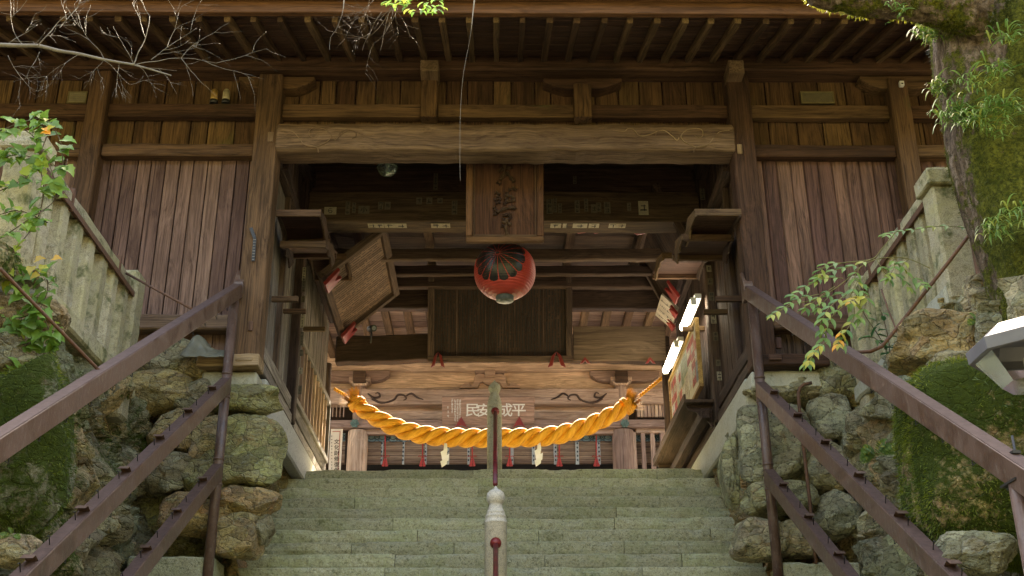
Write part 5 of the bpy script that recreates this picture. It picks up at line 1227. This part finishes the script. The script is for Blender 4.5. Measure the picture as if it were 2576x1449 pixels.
# broken limb reaching left over the eave
lp_=[(2460,20),(2370,8),(2270,2),(2180,-4),(2100,-12),(2042,-20),(2010,-32)]; lr_=[.26,.19,.14,.125,.115,.10,.03]
q=[P(a,b,Y=6.95) for a,b in lp_]; N_=120; tt=np.linspace(0,len(q)-1,N_)
cx,cy,cz=[np.interp(tt,range(len(q)),[p[k] for p in q])[None,:] for k in range(3)]; rr_=np.interp(tt,range(len(q)),lr_)[None,:]
a2=np.linspace(0,2*np.pi,48)[:,None]; s_=tt[None,:]
rr2=rr_*(1+.22*fbm(np.cos(a2)*1.5,np.sin(a2)*1.5,s_*1.6,300,4)+.08*fbm(np.cos(a2)*4,np.sin(a2)*4,s_*5,310,3))
gridmesh('limb',BARK,cx+0*a2+rr2*0,cy+rr2*np.cos(a2),cz+rr2*np.sin(a2),.5,.42+.4*fbm(np.cos(a2),np.sin(a2),s_*1.2,320,3),tree,False,flip=True)
# fuzzy moss on trunk, limb and boulders (nobody could count it)
def fuzz(name,obj,n,L,mat,label,thr=.45,front=True,seed=1):
    me=obj.data; nf=len(me.vertices); co=np.empty(nf*3,np.float32); me.vertices.foreach_get('co',co); co=co.reshape(-1,3)
    no=np.empty(nf*3,np.float32); me.vertices.foreach_get('normal',no); no=no.reshape(-1,3)
    ms=np.empty(nf,np.float32); me.attributes['moss'].data.foreach_get('value',ms)
    rg=np.random.default_rng(seed); ok=(ms>thr); idx=np.nonzero(ok)[0]
    if len(idx)==0: return
    k=rg.choice(idx,n); j=np.clip(k+1,0,nf-1); base_=co[k]+(rg.random((n,3))-.5)*.03
    d=no[k]+rg.normal(0,.45,(n,3))+np.array([0,0,-.55]); d/=np.linalg.norm(d,axis=1)[:,None]; cl=fbm(base_[:,0]*9,base_[:,1]*9,base_[:,2]*9,seed+90,3); l=L*np.clip(.55+1.1*cl+.5*rg.random(n),.12,2)[:,None]
    sdv=np.cross(d,rg.normal(0,1,(n,3))); sdv/=np.linalg.norm(sdv,axis=1)[:,None]; w=.0035
    V=np.stack([base_-sdv*w-no[k]*.004,base_+sdv*w-no[k]*.004,base_+d*l],1).reshape(-1,3)
    m=bpy.data.meshes.new(name); m.vertices.add(3*n); m.vertices.foreach_set('co',V.astype(np.float32).ravel()); m.loops.add(3*n); m.loops.foreach_set('vertex_index',np.arange(3*n,dtype=np.int32))
    m.polygons.add(n); m.polygons.foreach_set('loop_start',np.arange(0,3*n,3,dtype=np.int32)); m.polygons.foreach_set('loop_total',np.full(n,3,dtype=np.int32)); m.update(calc_edges=True); m.validate()
    m.materials.append(mat); fset(m,'rnd','FLOAT','POINT',np.repeat(np.clip(.35+.9*fbm(base_[:,0]*5,base_[:,1]*5,base_[:,2]*5,seed+95,3)+(rg.random(n)-.5)*.35,0,.78),3)); o=lk(bpy.data.objects.new(name,m)); tag(o,label,'moss',kind='stuff'); return o
MOSSD=leafmat('moss_olive',(.05,.065,.008),(.19,.19,.025)); MOSSG=leafmat('moss_green',(.07,.12,.008),(.24,.28,.025))
trk=[c for c in tree.children if c.name.startswith('trunk')][0]; lmb=[c for c in tree.children if c.name.startswith('limb')][0]
fuzz('moss',trk,42000,.022,MOSSD,'dark olive moss coating the big tree trunk',.42,seed=1); fuzz('moss',lmb,4000,.02,MOSSD,'thin moss along the broken limb of the tree',.42,seed=2)
fuzz('moss',mr,26000,.035,MOSSG,'bright green moss hanging on the large boulder at the right',.5,seed=3); fuzz('moss',ml,14000,.03,MOSSG,'green moss on the boulder at the left wall',.4,seed=4)
for ob,sd in ((WL,5),(WR,6)):
    for c in ob.children: fuzz('moss',c,5000,.02,MOSSG,'patches of green moss on the %s stone wall'%('left' if ob is WL else 'right'),.5,seed=sd)
# strap ferns on the trunk
def blade(mb,p,d,L,w,droop,seg=5,r=None):
    vs=[]; d=d.normalized(); sd_=d.cross(Vector((random.uniform(-.3,.3),random.uniform(-.3,.3),1))).normalized(); c=Vector(p)
    for i in range(seg+1):
        t=i/seg; ww=w*(math.sin(math.pi*min(.97,t*.85+.12)))
        vs+=[c-sd_*ww,c+sd_*ww]; dd=(d+Vector((0,0,-1))*droop*t*1.6).normalized(); c=c+dd*(L/seg)
    mb.add(vs,[(2*i,2*i+1,2*i+3,2*i+2) for i in range(seg)],None,random.random() if r is None else r,0,True)
fl=[('largest tuft, under the broken limb',2338,85,.26,60),('tuft on the left edge of the trunk above the fence',2378,225,.22,46),('wide tuft at the middle of the trunk left edge',2396,295,.24,55),('tuft low on the trunk centre',2455,300,.2,45),('thin tuft high on the trunk centre',2455,205,.18,22),('tuft on the trunk beside the picture edge',2518,272,.2,45),('slender tuft right of the trunk centre',2508,180,.18,26),('upper tuft near the top right corner',2523,92,.18,26),('tuft just under the middle ones',2500,322,.14,20),('lowest tuft on the trunk above the lamp',2503,575,.2,36),('low tuft at the picture edge above the lamp',2562,545,.2,32),('small tuft on the broken limb',2255,28,.14,16)]
for lab,x,y,L,n in fl:
    le_x=np.interp(y,[t[0] for t in TE],[t[1] for t in TE]); frac=min(1,max(0,(x-le_x)/160)); Yc=TY-.56*math.sqrt(max(0,1-(1-frac)**2))-.05 if y>60 or x>2400 else 6.8
    c=P(x,y,Y=Yc); mb=MB()
    for k in range(int(n*1.3)):
        o=Vector((random.uniform(-.09,.09),random.uniform(-.02,.06),random.uniform(-.07,.07))); d=Vector((random.uniform(-1,1)-.15,-.8,random.uniform(-.2,.9))); blade(mb,c+o,d,L*random.uniform(.7,1.25),.0062,random.uniform(.8,1.6),6)
    tag(mb.build('strap_fern',LEAF_FERN),'drooping grassy fern: '+lab,'fern','strap ferns growing on the tree trunk')
# leaf shapes
def leaf(mb,c,d,n,L,shape='ivy',r=None):
    d=Vector(d).normalized(); n=Vector(n); n=(n-d*n.dot(d)).normalized(); s=d.cross(n)
    if shape=='ivy': pts=[(0,0),(-.10,.30),(.02,.52),(.22,.42),(.42,.46),(.55,.27),(.78,.16),(1,0)]
    elif shape=='lobed': pts=[(0,0),(-.12,.22),(-.05,.45),(.2,.5),(.45,.42),(.72,.24),(1,0)]
    else: pts=[(0,0),(.12,.14),(.35,.22),(.6,.19),(.82,.1),(1,0)]
    up_=[c+d*(x*L)+s*(y*L)+n*(abs(y)*L*.28) for x,y in pts[1:-1]]; dn=[c+d*(x*L)-s*(y*L)+n*(abs(y)*L*.28) for x,y in pts[1:-1]]
    mid=[c+d*(x*L)-n*(x*x*L*.18) for x,y in pts]; m=len(pts); vs=mid+up_+dn; fs=[]
    for i in range(m-1):
        for off in (m,m+len(up_)):
            a=off+i-1 if i>0 else None; b=off+i if i<m-2 else None
            f=[i,i+1]+([b] if b is not None else [])+([a] if a is not None else []); 
            if len(f)>2: fs.append(tuple(f) if off==m else tuple(reversed(f)))
    mb.add(vs,fs,None,random.random() if r is None else r,0,True)
def smooth(path,Y,k=6,jy=.0):
    q=[P(a,b,Y=Y+random.uniform(-jy,jy)) for a,b in path]; out=[]
    for i in range(len(q)-1):
        p0,p1_,p2_,p3=q[max(i-1,0)],q[i],q[i+1],q[min(i+2,len(q)-1)]
        for j in range(k):
            t=j/k; out.append(.5*((2*p1_)+(p2_-p0)*t+(2*p0-5*p1_+4*p2_-p3)*t*t+(3*p1_-p0-3*p2_+p3)*t**3))
    out.append(q[-1]); return out
vine=thing('climbing_vine','bright green lobed-leaf vine climbing the near left post of the granite fence','vine',tuple(P(60,960,Y=7.4)))
VP=[[(10,700),(30,640),(90,560),(110,480),(100,400),(120,330),(100,300)],[(95,975),(80,940),(130,880),(110,800),(60,740),(20,690),(0,640)],[(0,600),(60,560),(140,500),(130,430),(90,350),(50,320)],[(0,330),(50,310),(110,300),(150,350),(160,420),(170,400)],[(0,480),(60,450),(110,410)],[(0,850),(60,830),(120,830),(150,850)],[(10,950),(50,930),(110,960),(130,962)],[(0,880),(50,870),(90,850)],[(0,400),(40,390),(80,395)],[(60,700),(110,690),(120,730),(100,780)],[(0,540),(50,530),(120,560)],[(0,780),(40,800),(80,790)]]
ms_=MB(); ml_=MB(); my_=MB(); 
for pth in VP:
    sm=smooth(pth,7.42,6,.08); ms_.tube(sm,[.004]*len(sm),5)
    for i,p in enumerate(sm):
        for rep in range(random.choice([0,1,1,2])):
            d=Vector((random.uniform(-1,1),random.uniform(-.6,.1),random.uniform(-.9,.5))); c=p+d.normalized()*.03
            ms_.tube([p,c],.0018,4); leaf(ml_,c,d,Vector((random.uniform(-.5,.5),-.75,random.uniform(.3,.9))),random.uniform(.055,.115),'ivy')
for x,y in ((122,300),(132,318),(115,322),(125,335),(90,655),(108,668),(80,672),(118,672),(135,650),(96,690)):
    leaf(my_,P(x,y,Y=7.32),Vector((random.uniform(-1,1),-.2,random.uniform(-1,.4))),Vector((0,-1,.5)),random.uniform(.05,.08),'ivy')
ms_.build('stem',STEM,vine); ml_.build('foliage',LEAF_IVY,vine); my_.build('yellow_leaves',LEAF_YEL,vine,label='yellow and orange autumn leaves')
# compound-leaf sprays on the right
def pinnate(mb,mst,path,Y,L=.062,step=2,k=7,tip=True,drop=.25,both=True):
    sm=smooth(path,Y,k,.03); mst.tube(sm,[.0035*(1-.6*i/len(sm)) for i in range(len(sm))],5)
    for i in range(3,len(sm),step):
        t=(sm[min(i+1,len(sm)-1)]-sm[i-1]).normalized(); n=Vector((random.uniform(-.3,.3),-.7,.7)); s=t.cross(n).normalized()
        for sg in (-1,1):
            d=t*.6+s*sg*.9+Vector((0,-.1,-drop)); leaf(mb,sm[i],d,n,L*random.uniform(1.,1.35),'leaflet')
    leaf(mb,sm[-1],sm[-1]-sm[-2],Vector((0,-.7,.7)),L,'leaflet')
sp=thing('leafy_sprays','thin arching stems of light green feather leaves in front of the right granite fence','shrub',tuple(P(2440,640,Y=8.0)))
ml_=MB(); ms_=MB(); my_=MB()
pinnate(ml_,ms_,[(2455,575),(2371,569),(2305,577),(2255,584),(2230,592)],7.85,.055,3)
for pth in ([(2255,582),(2217,627),(2192,652),(2121,661),(2080,673),(2055,676)],[(2340,675),(2288,652),(2246,648),(2205,652),(2163,673),(2121,711),(2060,750),(2000,765),(1945,790)]):
    sm=smooth(pth,7.7,6,.02); ms_.tube(sm,.004,5)
for pth in ([(2192,652),(2150,668),(2100,680),(2060,700)],[(2288,652),(2270,670),(2300,700),(2322,718)],[(2205,652),(2230,690),(2260,690),(2285,722)],[(2246,648),(2250,670),(2235,700)],[(2163,673),(2150,700),(2170,715)],
            [(2121,700),(2080,700),(2030,720),(2000,742)],[(2100,720),(2060,748),(2030,775)],[(2060,740),(2010,752),(1975,772),(1945,792)],[(2150,735),(2090,745),(2060,775)],[(2121,661),(2080,665),(2060,690)]): pinnate(ml_,ms_,pth,7.65,.062,3,6)
for pth in ([(2160,700),(2130,760),(2090,800),(2075,850),(2050,880),(2032,912)],[(2140,740),(2150,790),(2130,830),(2115,862)],[(2150,720),(2180,750),(2165,800)],[(2130,740),(2090,770),(2070,800),(2065,830)]): pinnate(ml_ if random.random()<.5 else ml_,ms_,pth,7.55,.07,3,6,drop=.5)
pinnate(my_,ms_,[(2185,745),(2160,748),(2138,760)],7.5,.06,3); pinnate(my_,ms_,[(2080,860),(2055,880),(2034,912)],7.5,.06,3,5,drop=.6); pinnate(my_,ms_,[(2120,820),(2112,850),(2108,868)],7.5,.055,3,5,drop=.6)
ms_.build('stem',STEMG,sp); ml_.build('foliage',LEAF_ASH,sp); my_.build('yellow_leaves',LEAF_YEL,sp,label='leaflets turning yellow at the tips')
dk=thing('broad_leaf_plant','small dark green broad-leaved plant growing against the granite posts above the right rail','plant',tuple(P(2235,925,Y=8.6)))
ml_=MB(); ms_=MB()
for pth in ([(2235,925),(2225,870),(2180,800),(2163,770)],[(2235,925),(2238,880),(2230,830),(2215,780)],[(2232,900),(2250,870),(2262,850)],[(2228,880),(2200,850),(2165,850)],[(2235,925),(2250,900)]):
    sm=smooth(pth,8.6,5,.04); ms_.tube(sm,.004,5)
    for i in range(4,len(sm),2): leaf(ml_,sm[i],Vector((random.uniform(-1,1),-.3,random.uniform(-.5,.5))),Vector((0,-.5,.9)),random.uniform(.07,.12),'leaflet')
ms_.build('stem',STEM,dk); ml_.build('foliage',LEAF_DK,dk)
def small_fern(x,y,Y,s,label):
    o=thing('small_fern',label,'fern',tuple(P(x,y,Y=Y))); mb=MB(); c=P(x,y,Y=Y)
    for k in range(9):
        a=random.uniform(-1.4,1.4); d=Vector((math.sin(a),-.4,math.cos(a)*.8)).normalized(); p=c.copy()
        for i in range(12):
            d=(d+Vector((0,-.02,-.10))).normalized(); p=p+d*s/12; sv=d.cross(Vector((0,-1,.3))).normalized(); ll=s*.22*math.sin(math.pi*(i+1.5)/14)
            for sg in (-1,1): leaf(mb,p,sv*sg+d*.4,Vector((0,-1,.5)),ll,'leaflet')
    mb.build('foliage',LEAF_FERN,o)
small_fern(2205,1150,9.0,.20,'small bright fern growing out of a crack in the right stone wall'); small_fern(2478,1392,7.0,.10,'tiny green sprig at the foot of the mossy boulder')
small_fern(30,1350,7.1,.08,'single green sprig on the dark rock at the lower left corner'); small_fern(2460,810,7.6,.12,'wisp of grass beside the grey rocks just left of the lamp')
# bare branch at the top left
br_=thing('bare_branch','leafless pale branch with many fine twigs hanging in from the top left corner','branch',tuple(P(-40,112,Y=6.6)))
mb=MB(); mtw=MB()
main=[(-60,108),(0,113),(60,115),(100,116),(150,128),(200,136),(262,150),(300,157),(337,163),(380,175),(430,190)]
sm=smooth(main,6.6,6,.02); mb.tube(sm,[.014*(1-.8*i/len(sm))+.002 for i in range(len(sm))],8)
def grow(x,y,ang,L,w,dep,Y):
    n=7; pts=[(x,y)]; a=ang
    for i in range(n): a+=random.uniform(-.22,.22); x+=math.cos(a)*L/n; y+=math.sin(a)*L/n; pts.append((x,y))
    sm=smooth(pts,Y,2,.02); mtw.tube(sm,[w*(1-.7*i/len(sm)) for i in range(len(sm))],4)
    if dep>0:
        for k in range(random.randint(2,4)):
            j=random.randint(1,n); grow(pts[j][0],pts[j][1],a+random.choice([-1,1])*random.uniform(.3,1.0),L*random.uniform(.4,.75),w*.6,dep-1,Y+random.uniform(-.15,.15))
random.seed(21)
for x,y,a,L,w in ((95,115,-.95,120,.006),(150,70,-.75,90,.005),(337,163,-1.1,130,.006),(337,163,-.35,210,.005),(337,163,-1.9,110,.004),(337,163,.35,110,.004),(60,115,-2.2,110,.004),(20,112,-.9,90,.004),(262,150,-1.9,110,.004),(200,136,2.5,100,.003),(262,150,2.4,90,.003),(380,150,-.7,140,.004),(420,120,-1.2,110,.003),(262,152,.6,90,.003),(100,130,1.9,80,.003),(20,140,1.2,110,.003),(300,157,1.6,90,.003)): grow(x,y,a,L,w*.62,2,6.6+random.uniform(-.2,.2))
mb.build('bough',TWIG,br_); mtw.build('twigs',TWIG,br_)
random.seed(33)
tw=thing('leafy_twig','thin twigs and green leaves hanging at the top centre before the rafters','branch',tuple(P(1040,-20,Y=6.4)))
mtw=MB(); ml_=MB()
for x,y,a,L,w in ((1010,-20,2.0,150,.003),(1000,0,2.3,140,.003),(960,30,2.2,110,.0025),(1000,20,1.8,110,.0025),(940,0,2.3,120,.002),(930,-10,1.9,110,.002)): grow(x,y,a,L,w,2,6.4)
for x in range(976,1122,5):
    for k in range(2):
        y=random.uniform(-14,10+26*math.exp(-((x-1065)/45)**2)); leaf(ml_,P(x,y,Y=6.3+random.uniform(-.1,.1)),Vector((random.uniform(-1,1),-.2,random.uniform(-1,.1))),Vector((0,-.6,.8)),random.uniform(.045,.07),'leaflet')
mtw.build('twigs',STEM,tw); ml_.build('foliage',LEAF_IVY,tw)
for pth,lab,r0 in (([(1196,-20),(1190,30),(1186,70),(1180,110),(1174,140),(1164,200),(1158,290),(1157,400),(1158,455)],'long pale hanging vine string in front of the centre beam',.0055),([(866,-10),(862,30),(848,70),(832,95),(829,126)],'short pale dangling twig in front of the left rafters',.0055)):
    sm=smooth(pth,6.3,6,.0); mb=MB(); mb.tube(sm,[max(.0007,r0*(1-3*i/len(sm))) for i in range(len(sm))],6); tag(mb.build('hanging_twig',plain('pale_twig',(.32,.27,.2),.7)),lab,'twig')
# ================================================================== garden lamp
LY=4.0; c=P(2602,886,Y=LY); gl=thing('garden_lamp','grey and white octagonal garden lamp head with clear glass at the right edge','lamp',(c.x,LY,-1.6))
def octa(prof,mat,name,rot=22.5,parent=gl,n=8):
    vs=[]; 
    for r,z_ in prof:
        for k in range(n): a=R_(rot+360*k/n); vs.append(c+Vector((r*math.cos(a),r*math.sin(a),z_)))
    m=len(prof); fs=[(i*n+k,i*n+(k+1)%n,(i+1)*n+(k+1)%n,(i+1)*n+k) for i in range(m-1) for k in range(n)]
    mb=MB(); mb.add(vs,fs); 
    return mb,n,m
LG=plain('lamp_painted_white',(.19,.195,.22),.35,.05,5); LGR=plain('lamp_grey_rim',(.16,.16,.175),.35,.1,8)
mb,n,m=octa([(.225,.030),(.15,.095),(.02,.10)],LG,'roof'); mb.build('roof',LG,gl,.002)
mb,n,m=octa([(.205,-.018),(.230,-.02),(.235,.028),(.21,.032)],LGR,'rim'); mb.build('rim',LGR,gl,.002)
glm,nt_,b_=newmat('clear_lamp_glass'); b_.inputs['Base Color'].default_value=(.92,.93,.9,1); b_.inputs['Transmission Weight'].default_value=1; b_.inputs['Roughness'].default_value=.12; b_.inputs['IOR'].default_value=1.15
mb,n,m=octa([(.208,-.02),(.13,-.125),(.0,-.128)],glm,'glass'); mb.build('glass',glm,gl)
mb,n,m=octa([(.19,.01),(.17,.06),(.01,.065)],LG,'reflector'); mb.build('reflector',LG,gl)
mb=MB(); mb.lathe([(.02,.03),(.03,0),(.05,-.03),(.05,-.06),(.03,-.085),(.005,-.09)],c,16); mb.build('bulb',PAPERW,gl)
mb=MB(); mb.tube([(c.x,LY+.0,-1.6),(c.x,LY,c.z-.16)],.035,14); mb.build('pole',LGR,gl)
# ================================================================== rods, cables and the bent pipe
def rod(pts,r,lab,mat=RUST,name='iron_rod',cat='rod'):
    mb=MB(); mb.tube(pts,r,7); tag(mb.build(name,mat),lab,cat)
rod([P(318,688,X=-3.45),P(482,777,X=-2.66)],.012,'straight thin rusty rod running from the left fence coping to the steel rail')
rod([P(0,676,X=-3.1),P(60,738,X=-3.05),P(247,930,X=-2.62),P(268,932,X=-2.62)],.012,'ribbed rusty reinforcing bar slanting from the vine down to the left steel rail')
rod([P(2462,560,X=3.5),P(2390,655,X=3.3),P(2300,770,X=3.05),P(2240,846,X=2.85),P(2218,872,X=2.78),P(2190,884,X=2.7),P(2150,887,X=2.68)],.014,'dark iron rod slanting from the tree down to the right steel rail')
rod([P(2217,728,Y=8.7),P(2235,780,Y=8.6),P(2280,894,Y=8.4),P(2320,950,Y=8.2),P(2352,1000,Y=8.1)],.007,'thin rusty cable hanging slack over the base of the right fence',name='rusty_cable',cat='cable')
rod([P(a,b,Y=10.72) for a,b in ((2042,963),(2022,967),(2012,976),(2008,992),(2011,1027),(2020,1116),(2031,1205),(2040,1290),(2053,1418))],.017,'rusty pipe with a bent top standing before the stones behind the right rails',name='bent_pipe',cat='pipe')
rod([(-3.5,7.7,3.6),(-3.9,7.7,4.6)],.012,'rusty bar beside the near left fence post') if 0 else None
# fallen leaves / grass tufts along the wall feet
# ================================================================== light
w = bpy.data.worlds.new('World'); SC.world = w; w.use_nodes = True; nt = w.node_tree
sky = nt.nodes.new('ShaderNodeTexSky'); sky.sky_type = 'NISHITA'; sky.sun_disc = False
EL, AZ = 46, 6   # sun behind the gate, a little to the right
sky.sun_elevation = R_(EL); sky.sun_rotation = R_(AZ); sky.air_density = 1.; sky.dust_density = 4.; sky.ozone_density = 1.
bg = nt.nodes['Background']; nt.links.new(sky.outputs[0], bg.inputs[0]); bg.inputs[1].default_value = .15
sd = bpy.data.lights.new('sun', 'SUN'); sd.energy = 5.; sd.angle = R_(.5); sd.color = (1,.93,.82)
so = lk(bpy.data.objects.new('sun', sd))
dv = Vector((math.sin(R_(AZ))*math.cos(R_(EL)), math.cos(R_(AZ))*math.cos(R_(EL)), math.sin(R_(EL))))
so.rotation_euler = dv.to_track_quat('Z','Y').to_euler(); so.location = (3,30,30)
SC.view_settings.view_transform = 'Standard'; SC.view_settings.look = 'None'; SC.view_settings.gamma = 1; SC.view_settings.use_curve_mapping = False
SC.view_settings.exposure = 3.2
SC.view_settings.use_white_balance = True; SC.view_settings.white_balance_temperature = 8000; SC.view_settings.white_balance_tint = 9
